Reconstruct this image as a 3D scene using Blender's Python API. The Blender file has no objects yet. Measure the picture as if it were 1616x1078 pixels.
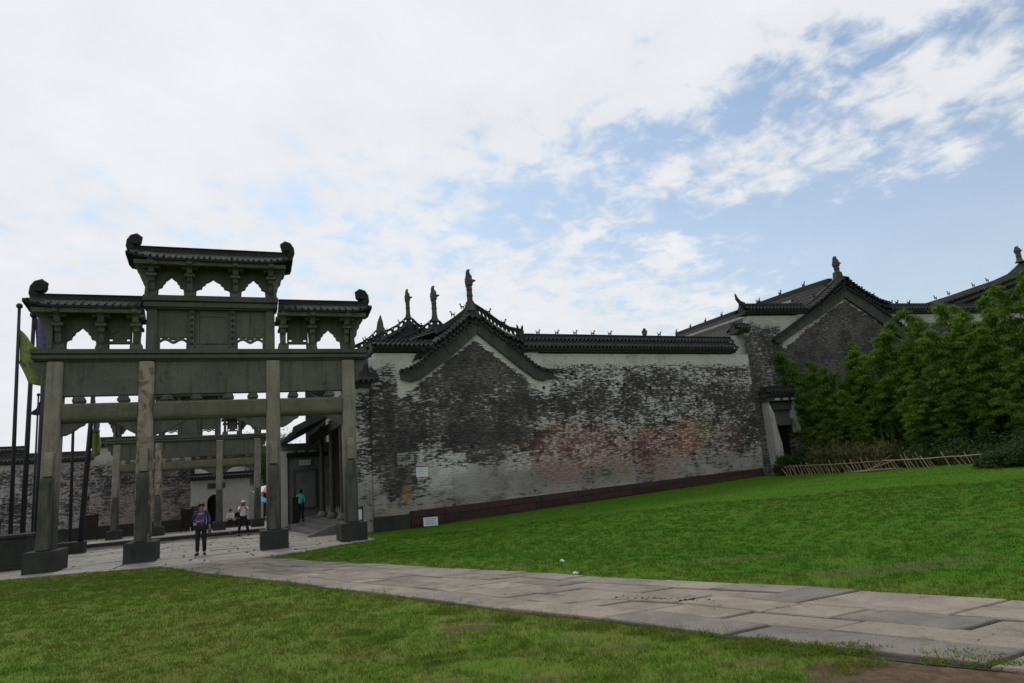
import bpy, math, random
import numpy as np
from mathutils import Vector, Matrix
random.seed(7); rng = np.random.default_rng(7)
R_ = math.radians
scene = bpy.context.scene
COL = scene.collection

# ------------------------------------------------------------------ camera
CH, PITCH, ROLL = 1.7, 11.2, 4.3
cam = bpy.data.cameras.new('camera'); camo = bpy.data.objects.new('camera', cam); COL.objects.link(camo)
cam.sensor_width = 36; cam.lens = 24.0; cam.clip_end = 3000; cam.clip_start = .05
RM = Matrix.Rotation(R_(90+PITCH), 3, 'X') @ Matrix.Rotation(R_(-ROLL), 3, 'Z')
camo.matrix_world = Matrix.Translation((0, 0, CH)) @ RM.to_4x4()
scene.camera = camo

# ------------------------------------------------------------------ world
SUN_EL, SUN_AZ = 52, -28          # degrees; azimuth measured clockwise from +Y (the sun stands behind the gate, left)
w = bpy.data.worlds.new('World'); scene.world = w; w.use_nodes = True
nt = w.node_tree; nt.nodes.clear()
def wn(t, **k):
    n = nt.nodes.new(t)
    for a, b in k.items(): setattr(n, a, b)
    return n
def wmath(op, a, b=None, c=None, clamp=False):
    n = wn('ShaderNodeMath', operation=op); n.use_clamp = clamp
    for i, x in enumerate((a, b, c)):
        if x is None: continue
        if isinstance(x, (int, float)): n.inputs[i].default_value = x
        else: nt.links.new(x, n.inputs[i])
    return n.outputs[0]
def wdot(sock, vec):
    n = wn('ShaderNodeVectorMath', operation='DOT_PRODUCT'); nt.links.new(sock, n.inputs[0]); n.inputs[1].default_value = vec
    return n.outputs['Value']
sky = wn('ShaderNodeTexSky'); sky.sky_type = 'NISHITA'; sky.sun_disc = False
sky.sun_elevation = R_(SUN_EL); sky.sun_rotation = R_(SUN_AZ); sky.air_density = 1.0; sky.dust_density = 1.4; sky.ozone_density = 1.6
tc = wn('ShaderNodeTexCoord'); D = tc.outputs['Generated']
sep = wn('ShaderNodeSeparateXYZ'); nt.links.new(D, sep.inputs[0])
zc = wmath('ADD', wmath('MAXIMUM', sep.outputs[2], 0.0), 0.16)
cmb = wn('ShaderNodeCombineXYZ')
nt.links.new(wmath('DIVIDE', sep.outputs[0], zc), cmb.inputs[0]); nt.links.new(wmath('DIVIDE', sep.outputs[1], zc), cmb.inputs[1])
mp = wn('ShaderNodeMapping'); nt.links.new(cmb.outputs[0], mp.inputs[0])
mp.inputs['Rotation'].default_value = (0, 0, R_(-32)); mp.inputs['Scale'].default_value = (1.15, 1.05, 1)
def wnoise(scale, det=8, rough=.55, src=None, dist=0.0, off=0):
    n = wn('ShaderNodeTexNoise'); n.noise_dimensions = '3D'
    n.inputs['Scale'].default_value = scale; n.inputs['Detail'].default_value = det
    n.inputs['Roughness'].default_value = rough; n.inputs['Distortion'].default_value = dist
    nt.links.new(src or mp.outputs[0], n.inputs['Vector']); return n.outputs['Fac']
def raydir(x, y):
    d = RM @ Vector(((x-808)/1077, -(y-539)/1077, -1.0)); return d.normalized()
def plane_through(a, b, up):      # signed angle to the great circle through two sky directions
    n = raydir(*a).cross(raydir(*b)).normalized()
    if n.dot(raydir(*up)) < 0: n = -n
    return wdot(D, n)
big = wnoise(1.1, 5, .5); mid = wnoise(4.4, 8, .6, dist=.25); fine = wnoise(11, 6, .6, dist=.35)
# lower edge of the great cloud bank; above it almost closed cloud, below it open blue
edge = plane_through((1130, 350), (1440, 238), (600, 60))
band = plane_through((975, 232), (1460, 35), (600, 0))          # the ragged blue rift inside the bank
lower = plane_through((100, 300), (900, 300), (500, 0))
left = plane_through((1120, 330), (1230, 540), (600, 500))
bias = wmath('MAXIMUM', wmath('MINIMUM', wmath('MULTIPLY', edge, 5.0), wmath('ADD', wmath('MULTIPLY', edge, .85), .09)), wmath('MINIMUM', wmath('MULTIPLY', left, 3.0), wmath('ADD', wmath('MULTIPLY', left, .5), .10)))
bias = wmath('MINIMUM', wmath('MAXIMUM', bias, -.42), .42)
rift = wmath('SUBTRACT', 1.0, wmath('MULTIPLY', wmath('ABSOLUTE', wmath('ADD', band, .018)), 16.0), clamp=True)
rift2 = wmath('SUBTRACT', 1.0, wmath('MULTIPLY', wmath('ABSOLUTE', wmath('ADD', lower, .06)), 6.5), clamp=True)
val = wmath('ADD', wmath('MULTIPLY', wmath('SUBTRACT', mid, .5), 1.35), wmath('MULTIPLY', big, .35)); val = wmath('ADD', val, .375)
val = wmath('ADD', val, wmath('ADD', .14, wmath('MULTIPLY', wmath('SUBTRACT', fine, .5), 1.15)))
val = wmath('ADD', val, bias)
rside = plane_through((760, 200), (800, 560), (1200, 300)); rfade = wn('ShaderNodeMapRange'); nt.links.new(rside, rfade.inputs[0]); rfade.inputs[1].default_value = -.1; rfade.inputs[2].default_value = .25; rfade.inputs[3].default_value = .15
val = wmath('SUBTRACT', val, wmath('MULTIPLY', wmath('MULTIPLY', rift, rfade.outputs[0]), .34))
val = wmath('SUBTRACT', val, wmath('MULTIPLY', rift2, .27))
cover = wn('ShaderNodeMapRange'); cover.interpolation_type = 'SMOOTHSTEP'
nt.links.new(val, cover.inputs[0]); cover.inputs[1].default_value = .41; cover.inputs[2].default_value = .90
cover.inputs[3].default_value = .05; cover.inputs[4].default_value = .97
sd = Vector((math.sin(R_(SUN_AZ))*math.cos(R_(SUN_EL)), math.cos(R_(SUN_AZ))*math.cos(R_(SUN_EL)), math.sin(R_(SUN_EL))))
near = wn('ShaderNodeMapRange'); nt.links.new(wdot(D, sd), near.inputs[0])
near.inputs[1].default_value = -.4; near.inputs[2].default_value = 1.0; near.inputs[3].default_value = 6.2; near.inputs[4].default_value = 7.2
cb = wmath('MULTIPLY', near.outputs[0], wmath('ADD', .80, wmath('ADD', wmath('MULTIPLY', big, .20), wmath('MULTIPLY', mid, .16))))
cc = wn('ShaderNodeCombineColor'); nt.links.new(wmath('MULTIPLY', cb, .962), cc.inputs[0]); nt.links.new(wmath('MULTIPLY', cb, .976), cc.inputs[1]); nt.links.new(wmath('MULTIPLY', cb, 1.02), cc.inputs[2])
skg = wn('ShaderNodeMix', data_type='RGBA', blend_type='MULTIPLY'); skg.inputs[0].default_value = 1
nt.links.new(sky.outputs[0], skg.inputs[6]); skg.inputs[7].default_value = (.86, 1.03, 1.05, 1)
veil = wn('ShaderNodeMix', data_type='RGBA'); hz = wn('ShaderNodeMapRange'); nt.links.new(sep.outputs[2], hz.inputs[0]); hz.inputs[1].default_value = .10; hz.inputs[2].default_value = .50; hz.inputs[3].default_value = .50; hz.inputs[4].default_value = .10; nt.links.new(hz.outputs[0], veil.inputs[0])
nt.links.new(skg.outputs[2], veil.inputs[6]); nt.links.new(cc.outputs[0], veil.inputs[7])
mx = wn('ShaderNodeMix', data_type='RGBA'); nt.links.new(cover.outputs[0], mx.inputs[0])
nt.links.new(veil.outputs[2], mx.inputs[6]); nt.links.new(cc.outputs[0], mx.inputs[7])
bg = wn('ShaderNodeBackground'); bg.inputs['Strength'].default_value = .125; nt.links.new(mx.outputs[2], bg.inputs[0])
wo = wn('ShaderNodeOutputWorld'); nt.links.new(bg.outputs[0], wo.inputs[0])

# ------------------------------------------------------------------ sun (veiled by cloud)
sl = bpy.data.lights.new('sun', 'SUN'); sl.energy = 1.15; sl.angle = R_(12); sl.color = (1, .96, .9)
slo = bpy.data.objects.new('sun', sl); COL.objects.link(slo)
slo.rotation_euler = (-sd).to_track_quat('-Z', 'Y').to_euler()
vs = scene.view_settings; vs.view_transform = 'Standard'; vs.look = 'None'; vs.exposure = 0; vs.gamma = 1; vs.use_curve_mapping = False

# ------------------------------------------------------------------ frames of the place
class Frame:
    def __init__(s, o, deg):
        s.o = Vector((o[0], o[1])); s.deg = deg; a = R_(deg)
        s.u = Vector((math.cos(a), math.sin(a))); s.v = Vector((-math.sin(a), math.cos(a)))
    def w(s, x, y, z=0):
        p = s.o + s.u*x + s.v*y; return Vector((p.x, p.y, z))
    def l(s, p):
        d = Vector((p[0], p[1])) - s.o; return d.dot(s.u), d.dot(s.v)
    def m(s, z=0): return Matrix.Translation((s.o.x, s.o.y, z)) @ Matrix.Rotation(R_(s.deg), 4, 'Z')
    def at(s, x, y, off=0):       # measured point on the upright plane y = off of this frame -> local (x, z)
        d = RM @ Vector(((x-808)/1077, -(y-539)/1077, -1.0)); n = s.v; c = n.dot(s.o) + off
        t = c/(n.x*d.x + n.y*d.y); p = Vector((d.x*t, d.y*t)); return (p - s.o).dot(s.u), CH + d.z*t
def ground_at(x, y, z=0):
    d = RM @ Vector(((x-808)/1077, -(y-539)/1077, -1.0)); t = (z-CH)/d.z; return Vector((d.x*t, d.y*t, z))
GF = Frame((-7.86, 22.205), 22)       # front of the gate's stone bases
WF = Frame((-5.747, 27.788), 24)      # long side wall of the first hall
c2 = WF.w(19.9, 0); F2 = Frame((c2.x, c2.y), 16)      # second hall

N0 = GF.w(-3.16, -1.85); F0 = GF.w(-.53, -2.6)
ND = (Vector((3.58, 5.48)) - Vector((N0.x, N0.y))).normalized(); FD = (Vector((5.22, 7.75)) - Vector((F0.x, F0.y))).normalized()
PLAZA = [(-9.5, -.1), (-.53, -2.6), (3.1, -.1), (3.1, 15.2), (-9.5, 15.2)]     # gate frame
PL = 24.0
def path_pt(a, b):                    # a metres along, b 0 (near edge) .. 1 (far edge)
    wob = .05*math.sin(a*1.3)+.04*math.sin(a*2.9+1)
    n = Vector((N0.x, N0.y)) + ND*a; f = Vector((F0.x, F0.y)) + FD*(a*.955)
    return n.lerp(f, b) + Vector((wob*.6, wob*.6))
def np_smooth(x, a, b):
    t = np.clip((x-a)/(b-a), 0, 1); return t*t*(3-2*t)
def gz(x, y):
    x = np.asarray(x, float); y = np.asarray(y, float)
    dx, dy = x-WF.o.x, y-WF.o.y; s = dx*WF.u.x+dy*WF.u.y
    gx, gy = x-GF.o.x, y-GF.o.y; gs = gx*GF.u.x+gy*GF.u.y; gv = gx*GF.v.x+gy*GF.v.y
    nrm = Vector((-FD.y, FD.x));  nrm = nrm if nrm.x > 0 else -nrm
    d = (x-F0.x)*nrm.x + (y-F0.y)*nrm.y
    up = .046*np.clip(s-2.0, 0, 19)*np_smooth(d, .4, 11)
    dn = -.015*np.clip(gv-2, 0, 30)*np_smooth(-s, -3, 0)
    return up+dn
def lawn_z(X, Y):
    X = np.asarray(X, float); Y = np.asarray(Y, float)
    und = .03*np.sin(X*.9+Y*.4)*np.sin(Y*.7-X*.3)+.015*np.sin(X*2.3)*np.sin(Y*1.9)
    nrm = Vector((-FD.y, FD.x)); nrm = nrm if nrm.x > 0 else -nrm
    d = np.abs((X-F0.x)*nrm.x + (Y-F0.y)*nrm.y+1.2)
    gx, gy = X-GF.o.x, Y-GF.o.y; gv = gx*GF.v.x+gy*GF.v.y
    return gz(X, Y) + und*np_smooth(d, 1.6, 3.5)*np_smooth(-gv, .5, 3) - .004
def gz1(x, y): return float(gz(x, y))

# ------------------------------------------------------------------ material helpers
class NT:
    def __init__(s, name, rough=.85):
        m = bpy.data.materials.new(name); m.use_nodes = True; s.m = m; s.t = m.node_tree; s.t.nodes.clear()
        s.b = s.t.nodes.new('ShaderNodeBsdfPrincipled'); s.o = s.t.nodes.new('ShaderNodeOutputMaterial')
        s.t.links.new(s.b.outputs[0], s.o.inputs[0]); s.b.inputs['Roughness'].default_value = rough
        s.b.inputs['Specular IOR Level'].default_value = .3
        s.tc = s.t.nodes.new('ShaderNodeTexCoord')
    def n(s, t, **k):
        n = s.t.nodes.new(t)
        for a, b in k.items(): setattr(n, a, b)
        return n
    def set(s, inp, x):
        if isinstance(x, bpy.types.NodeSocket): s.t.links.new(x, inp)
        else: inp.default_value = x
    def obj(s): return s.tc.outputs['Object']
    def pos(s): return s.n('ShaderNodeNewGeometry').outputs['Position']
    def map(s, src, scale=(1,1,1), loc=(0,0,0), rot=(0,0,0)):
        n = s.n('ShaderNodeMapping'); s.t.links.new(src, n.inputs[0])
        n.inputs['Scale'].default_value = scale; n.inputs['Location'].default_value = loc; n.inputs['Rotation'].default_value = rot
        return n.outputs[0]
    def noise(s, src, scale, det=5, rough=.55, dist=0):
        n = s.n('ShaderNodeTexNoise'); s.t.links.new(src, n.inputs['Vector'])
        n.inputs['Scale'].default_value = scale; n.inputs['Detail'].default_value = det
        n.inputs['Roughness'].default_value = rough; n.inputs['Distortion'].default_value = dist
        return n.outputs['Fac']
    def math(s, op, a, b=0.0, c=0.0, clamp=False):
        n = s.n('ShaderNodeMath', operation=op); n.use_clamp = clamp
        s.set(n.inputs[0], a); s.set(n.inputs[1], b); s.set(n.inputs[2], c); return n.outputs[0]
    def ramp(s, f, a, b, lo=0.0, hi=1.0, smooth=True):
        n = s.n('ShaderNodeMapRange')
        if smooth: n.interpolation_type = 'SMOOTHSTEP'
        s.set(n.inputs[0], f); n.inputs[1].default_value = a; n.inputs[2].default_value = b
        n.inputs[3].default_value = lo; n.inputs[4].default_value = hi; return n.outputs[0]
    def mix(s, f, a, b, blend='MIX'):
        n = s.n('ShaderNodeMix', data_type='RGBA', blend_type=blend); s.set(n.inputs[0], f)
        for i, x in ((6, a), (7, b)):
            if isinstance(x, tuple): n.inputs[i].default_value = (*x[:3], 1)
            else: s.t.links.new(x, n.inputs[i])
        return n.outputs[2]
    def col(s, c):
        if isinstance(c, tuple): s.b.inputs['Base Color'].default_value = (*c[:3], 1)
        else: s.t.links.new(c, s.b.inputs['Base Color'])
    def bump(s, h, strength=.4, dist=.02):
        n = s.n('ShaderNodeBump'); s.t.links.new(h, n.inputs['Height']); n.inputs['Strength'].default_value = strength
        n.inputs['Distance'].default_value = dist; s.t.links.new(n.outputs[0], s.b.inputs['Normal'])
    def rand(s): return s.n('ShaderNodeObjectInfo').outputs['Random']

def weathered(name, c1, c2, c3, scale=1.0, streak=.5, rough=.9, bump=.5, vary=.12, spot=None, world=True):
    t = NT(name, rough); p = t.pos() if world else t.obj()
    a = t.noise(t.map(p, (scale, scale, scale)), 1.3, 6, .6); st = t.noise(t.map(p, (5*scale, 5*scale, .55*scale)), 1.0, 5, .6)
    f = t.noise(p, 22*scale, 4, .65)
    c = t.mix(t.ramp(a, .35, .68), c1, c2)
    c = t.mix(t.math('MULTIPLY', t.ramp(st, .48, .72), streak), c, c3)
    c = t.mix(t.ramp(f, .3, .75, .0, .55), c, c3)
    if spot: c = t.mix(t.ramp(t.noise(p, 2.3*scale, 4, .7, .6), .62, .70, 0, .8), c, spot)
    v = t.ramp(t.rand(), 0, 1, 1-vary, 1+vary, False)
    h = t.n('ShaderNodeHueSaturation'); t.t.links.new(c, h.inputs['Color']); t.t.links.new(v, h.inputs['Value'])
    t.col(h.outputs[0]); t.bump(t.math('ADD', f, a), bump, .015); return t.m
def plain(name, c, rough=.7, vary=.06, metal=0):
    t = NT(name, rough); n = t.noise(t.pos(), 9, 4, .6)
    t.col(t.mix(t.ramp(n, .3, .7), tuple(x*(1-vary*2) for x in c), tuple(min(1, x*(1+vary)) for x in c)))
    t.b.inputs['Metallic'].default_value = metal; return t.m

M = {}
M['stone'] = weathered('gate_stone', (.15,.145,.12), (.11,.11,.09), (.042,.044,.038), 1, .5)
M['stone_panel'] = weathered('gate_panel_stone', (.125,.127,.106), (.095,.10,.085), (.043,.046,.039), 1, .7, spot=(.03,.033,.028))
M['stone_cornice'] = weathered('gate_cornice_stone', (.095,.10,.083), (.07,.076,.064), (.035,.038,.033), 1, .4)
M['stone_dark'] = weathered('blackened_stone', (.040,.043,.038), (.028,.031,.028), (.014,.016,.015), 1.5, .6)
M['stone_roof'] = weathered('roof_stone', (.030,.030,.028), (.021,.022,.021), (.011,.012,.012), 2, .3)
M['stone_beam'] = weathered('mossy_beam_stone', (.155,.15,.11), (.11,.11,.08), (.038,.04,.028), 1.3, .3)
def pillar_mat():
    t = NT('pillar_stone', .88); p = t.obj(); w_ = t.pos()
    sx = t.n('ShaderNodeSeparateXYZ'); t.t.links.new(p, sx.inputs[0]); z = sx.outputs[2]
    a = t.noise(w_, 1.2, 6, .6); st = t.noise(t.map(w_, (8, 8, .4)), 1.0, 5, .6); f = t.noise(w_, 26, 4, .65)
    c = t.mix(t.ramp(a, .35, .68), (.27,.25,.205), (.195,.182,.152))
    c = t.mix(t.ramp(st, .5, .75, 0, .55), c, (.05,.052,.045))
    c = t.mix(t.ramp(t.noise(w_, .9, 4, .6, .8), .56, .68, 0, .7), c, (.20,.155,.125))
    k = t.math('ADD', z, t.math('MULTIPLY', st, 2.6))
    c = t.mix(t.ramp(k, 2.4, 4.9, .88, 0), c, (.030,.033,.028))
    c = t.mix(t.ramp(f, .35, .75, 0, .4), c, (.055,.055,.047))
    t.col(c); t.bump(t.math('ADD', f, st), .4, .012); return t.m
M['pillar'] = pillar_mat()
def stained_pillar():
    m = M['pillar'].copy(); m.name = 'patchy_pillar_stone'
    nt_ = m.node_tree; b = [n for n in nt_.nodes if n.type == 'BSDF_PRINCIPLED'][0]; src = b.inputs['Base Color'].links[0].from_socket
    g = nt_.nodes.new('ShaderNodeNewGeometry'); n1 = nt_.nodes.new('ShaderNodeTexNoise'); n1.inputs['Scale'].default_value = 2.2; n1.inputs['Detail'].default_value = 5; n1.inputs['Distortion'].default_value = 1.2
    nt_.links.new(g.outputs['Position'], n1.inputs['Vector'])
    def mixin(src, lo, hi, col, amt):
        r = nt_.nodes.new('ShaderNodeMapRange'); nt_.links.new(n1.outputs['Fac'], r.inputs[0]); r.inputs[1].default_value = lo; r.inputs[2].default_value = hi; r.inputs[4].default_value = amt
        x = nt_.nodes.new('ShaderNodeMix'); x.data_type = 'RGBA'; nt_.links.new(r.outputs[0], x.inputs[0]); nt_.links.new(src, x.inputs[6]); x.inputs[7].default_value = (*col, 1); return x.outputs[2]
    s1 = mixin(src, .52, .55, (.33,.29,.22), .5); s1 = mixin(s1, .47, .44, (.10,.06,.04), .6)
    nt_.links.new(s1, b.inputs['Base Color']); return m
M['pillar2'] = stained_pillar()
M['tile'] = weathered('grey_roof_tile', (.036,.036,.039), (.022,.022,.024), (.055,.056,.056), 3, .3, .8, .5, .2)
M['tile_light'] = weathered('lichened_roof_tile', (.055,.054,.053), (.022,.022,.023), (.12,.117,.11), 5, .4, .85, .5, .2)
M['ridge'] = weathered('ridge_brick', (.032,.033,.034), (.022,.023,.024), (.045,.047,.045), 3, .4)
M['finial'] = weathered('finial_stone', (.075,.075,.07), (.03,.031,.03), (.12,.118,.11), 6, .3)
M['trim'] = weathered('grey_brick_trim', (.068,.077,.068), (.048,.056,.051), (.03,.035,.033), 1.5, .6)
M['trim_light'] = weathered('pale_brick_trim', (.13,.13,.115), (.09,.093,.083), (.05,.052,.047), 1.5, .6)
M['plinth'] = weathered('red_sandstone', (.058,.032,.027), (.038,.024,.021), (.02,.016,.015), 2, .3, vary=.25)
M['screen_panel'] = weathered('grey_stone_screen', (.19,.215,.205), (.15,.17,.16), (.07,.078,.075), 1.5, .4)
M['buttress'] = weathered('stained_buttress_stone', (.10,.10,.085), (.055,.058,.05), (.022,.024,.021), 1.6, .8)
M['step'] = weathered('step_stone', (.17,.165,.15), (.13,.128,.118), (.07,.07,.065), 2, .3)
M['slab'] = weathered('paving_slab', (.30,.27,.23), (.215,.195,.168), (.12,.11,.095), 1.6, .15, .9, .9, .22)
def slab_mat():
    t = NT('paving_slab', .9); p = t.pos(); a = t.noise(p, 1.5, 6, .65, .4); b = t.noise(p, 7, 6, .7); sp_ = t.noise(p, 75, 3, .8); f = t.noise(p, 30, 4, .7)
    c = t.mix(t.ramp(a, .35, .65), (.29,.258,.215), (.205,.18,.15)); c = t.mix(t.ramp(b, .5, .72, 0, .6), c, (.14,.125,.105))
    c = t.mix(t.ramp(sp_, .52, .66, 0, .55), c, (.09,.08,.07)); c = t.mix(t.ramp(sp_, .44, .34, 0, .45), c, (.45,.41,.36))
    v = t.n('ShaderNodeTexVoronoi'); v.feature = 'DISTANCE_TO_EDGE'; v.inputs['Scale'].default_value = .9; d = t.n('ShaderNodeMixRGB'); w1 = t.n('ShaderNodeVectorMath', operation='ADD')
    sc = t.n('ShaderNodeVectorMath', operation='SCALE'); nz = t.n('ShaderNodeTexNoise'); nz.inputs['Scale'].default_value = 2.2; nz.inputs['Detail'].default_value = 5; t.t.links.new(p, nz.inputs['Vector'])
    t.t.links.new(nz.outputs['Color'], sc.inputs[0]); sc.inputs['Scale'].default_value = .9; t.t.links.new(p, w1.inputs[0]); t.t.links.new(sc.outputs[0], w1.inputs[1]); t.t.links.new(w1.outputs[0], v.inputs['Vector'])
    crack = t.math('MULTIPLY', t.ramp(v.outputs['Distance'], .008, .002), t.ramp(a, .54, .6))
    c = t.mix(t.math('MULTIPLY', crack, .8), c, (.04,.035,.03))
    h = t.n('ShaderNodeHueSaturation'); t.t.links.new(c, h.inputs['Color']); t.t.links.new(t.ramp(t.rand(), 0, 1, .72, 1.15, False), h.inputs['Value']); t.t.links.new(t.ramp(t.rand(), 0, 1, .85, 1.2, False), h.inputs['Saturation'])
    t.col(h.outputs[0]); t.bump(t.math('ADD', t.math('ADD', f, t.math('MULTIPLY', sp_, .6)), t.math('MULTIPLY', crack, -2.0)), .9, .012); return t.m
M['slab'] = slab_mat()
M['slab_far'] = weathered('plaza_slab', (.28,.265,.235), (.22,.208,.185), (.14,.132,.118), 1.6, .1, .75, .5, .14)
M['bed'] = weathered('joint_soil', (.05,.045,.035), (.035,.036,.024), (.02,.02,.015), 3, .2)
M['white'] = weathered('old_whitewash', (.46,.45,.42), (.34,.335,.31), (.17,.168,.155), 1, .5)
M['white_clean'] = weathered('pale_whitewash', (.50,.49,.46), (.42,.415,.39), (.28,.275,.26), 1, .3)
M['wood'] = weathered('dark_timber', (.03,.022,.018), (.02,.015,.013), (.01,.009,.008), 2, .4)
M['wood_grey'] = weathered('weathered_timber', (.09,.085,.075), (.06,.057,.05), (.03,.028,.026), 3, .6)
M['dark'] = plain('dark_interior', (.012,.012,.012), .9)  # near-black colour standing for unlit interiors and holes
M['pole'] = plain('dark_pole_paint', (.018,.016,.024), .5)
M['bamboo_stick'] = weathered('dry_bamboo', (.38,.31,.19), (.26,.21,.13), (.13,.105,.07), 6, .4, vary=.3)
M['culm'] = weathered('bamboo_culm', (.10,.13,.045), (.07,.09,.03), (.04,.05,.02), 4, .3)
M['paper'] = plain('white_board', (.62,.65,.68), .6, .03)
M['ink'] = plain('grey_print', (.20,.24,.27), .7)
M['skin'] = plain('skin', (.32,.19,.13), .55)
M['hair'] = plain('dark_hair', (.012,.010,.009), .5)
M['trousers'] = plain('black_trousers', (.012,.012,.015), .8)
M['white_shirt'] = plain('white_shirt_cloth', (.62,.60,.62), .8)
M['teal_shirt'] = plain('teal_cloth', (.05,.34,.35), .8)
M['hat'] = weathered('woven_hat', (.28,.20,.12), (.12,.07,.05), (.06,.04,.03), 9, .2)
M['blue_canopy'] = plain('blue_parasol_cloth', (.08,.30,.58), .6)
M['red_canopy'] = plain('red_parasol_cloth', (.62,.08,.13), .6)
M['flag_green'] = plain('green_flag_cloth', (.17,.21,.06), .8, .15)
M['flag_purple'] = plain('purple_flag_cloth', (.13,.11,.24), .8, .15)
def shirt_pattern():
    t = NT('patterned_blue_shirt_cloth', .8); n = t.noise(t.pos(), 14, 3, .6, .5); v = t.n('ShaderNodeTexVoronoi'); v.inputs['Scale'].default_value = 15
    t.t.links.new(t.pos(), v.inputs['Vector'])
    c = t.mix(t.ramp(n, .42, .58), (.022,.018,.06), (.07,.05,.17)); c = t.mix(t.ramp(v.outputs['Distance'], .25, .12, 0, .8), c, (.24,.16,.22))
    t.col(c); return t.m
M['pattern_shirt'] = shirt_pattern()

def leaf_mat(name, c1, c2, c3, scale=.8, trans=.35):
    t = NT(name, .6); p = t.pos(); a = t.noise(p, scale, 4, .6); f = t.noise(p, 7, 3, .7)
    c = t.mix(t.ramp(a, .35, .65), c1, c2); c = t.mix(t.ramp(f, .45, .75, 0, .7), c, c3); t.col(c)
    tr = t.n('ShaderNodeBsdfTranslucent'); t.t.links.new(c, tr.inputs[0]); mx_ = t.n('ShaderNodeMixShader'); mx_.inputs[0].default_value = trans
    t.t.links.new(t.b.outputs[0], mx_.inputs[1]); t.t.links.new(tr.outputs[0], mx_.inputs[2]); t.t.links.new(mx_.outputs[0], t.o.inputs[0]); return t.m
M['bamboo_leaf'] = leaf_mat('bamboo_leaf', (.062,.13,.011), (.118,.205,.016), (.20,.27,.03), .9, .28)
M['bush_leaf'] = leaf_mat('bush_leaf', (.028,.055,.012), (.04,.07,.016), (.055,.09,.022))
M['tree_leaf'] = leaf_mat('tree_leaf', (.04,.075,.018), (.05,.085,.02), (.08,.12,.03))
M['weed'] = leaf_mat('dry_weed', (.10,.11,.035), (.07,.095,.025), (.18,.16,.07))

def lawn_color(t):
    p = t.pos(); sx = t.n('ShaderNodeSeparateXYZ'); t.t.links.new(p, sx.inputs[0])
    a = t.noise(p, .35, 5, .6); b = t.noise(p, 1.5, 5, .65); f = t.noise(p, 9, 4, .7)
    # the lawn beyond the path is watered and greener than the trodden one in front
    far = t.ramp(t.math('ADD', t.math('MULTIPLY', sx.outputs[0], .686), t.math('MULTIPLY', sx.outputs[1], .727)), 7.5, 11.5)
    g1 = t.mix(t.ramp(b, .35, .65), (.108,.215,.022), (.195,.250,.045)); g2 = t.mix(t.ramp(b, .35, .68), (.058,.195,.012), (.100,.215,.018))
    c = t.mix(far, g1, g2)
    c = t.mix(t.math('MULTIPLY', t.ramp(a, .46, .66, 0, .7), t.ramp(far, 0, 1, 1, .25)), c, (.16,.175,.035))
    dry = t.math('MULTIPLY', t.ramp(b, .52, .68), t.ramp(f, .35, .6)); dry = t.math('MULTIPLY', dry, t.ramp(far, 0, 1, .6, .22))
    c = t.mix(dry, c, (.17,.12,.06))
    return c, f, sx, b
def lawn_mat(name, ground):
    t = NT(name, .95); t.b.inputs['Specular IOR Level'].default_value = .05; c, f, sx, b = lawn_color(t)
    if ground:
        soil = t.mix(t.ramp(f, .3, .7), (.155,.105,.068), (.085,.060,.040)); x, y = sx.outputs[0], sx.outputs[1]; bare = None
        for (cx, cy, rx, ry, k) in BARE:
            dx = t.math('DIVIDE', t.math('SUBTRACT', x, cx), rx); dy = t.math('DIVIDE', t.math('SUBTRACT', y, cy), ry)
            d = t.math('ADD', t.math('MULTIPLY', dx, dx), t.math('MULTIPLY', dy, dy)); d = t.math('ADD', d, t.math('MULTIPLY', t.math('SUBTRACT', b, .5), 3.2))
            m_ = t.ramp(d, 1.2, .6, 0, k); bare = m_ if bare is None else t.math('MAXIMUM', bare, m_)
        dark = t.mix(.35, c, (.03,.05,.01)); c = t.mix(bare, dark, soil); t.bump(t.math('ADD', f, t.noise(t.pos(), 40, 3, .7)), .8, .03)
    else:
        r = t.n('ShaderNodeAttribute'); r.attribute_name = 'tone'; r.attribute_type = 'GEOMETRY'
        c = t.mix(r.outputs['Fac'], t.mix(.45, c, (.03,.05,.008)), t.mix(.25, c, (.22,.24,.07)))
    t.col(c)
    if not ground:
        tr = t.n('ShaderNodeBsdfTranslucent'); t.t.links.new(c, tr.inputs[0]); mx_ = t.n('ShaderNodeMixShader'); mx_.inputs[0].default_value = .3
        t.t.links.new(t.b.outputs[0], mx_.inputs[1]); t.t.links.new(tr.outputs[0], mx_.inputs[2]); t.t.links.new(mx_.outputs[0], t.o.inputs[0])
    return t.m
def gp(x, y): p = ground_at(x, y); return p.x, p.y
BARE = []
for (x, y, rx, ry, k) in ((735,990,.38,.13,1), (1500,1064,1.0,.38,1), (1350,1050,.45,.2,1), (1620,1068,.8,.42,1), (705,1072,.2,.12,.8), (860,1066,.25,.08,.7), (900,1008,.3,.08,.55), (965,1022,.35,.1,.6), (1180,1044,.3,.09,.7), (470,877,1.1,.2,.6), (1420,895,1.6,.35,.5), (1150,885,1.2,.3,.35)):
    q = gp(x, y); BARE.append((q[0], q[1], rx, ry, k))
M['lawn'] = lawn_mat('lawn_ground', True); M['blade'] = lawn_mat('grass_blade', False)

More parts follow.
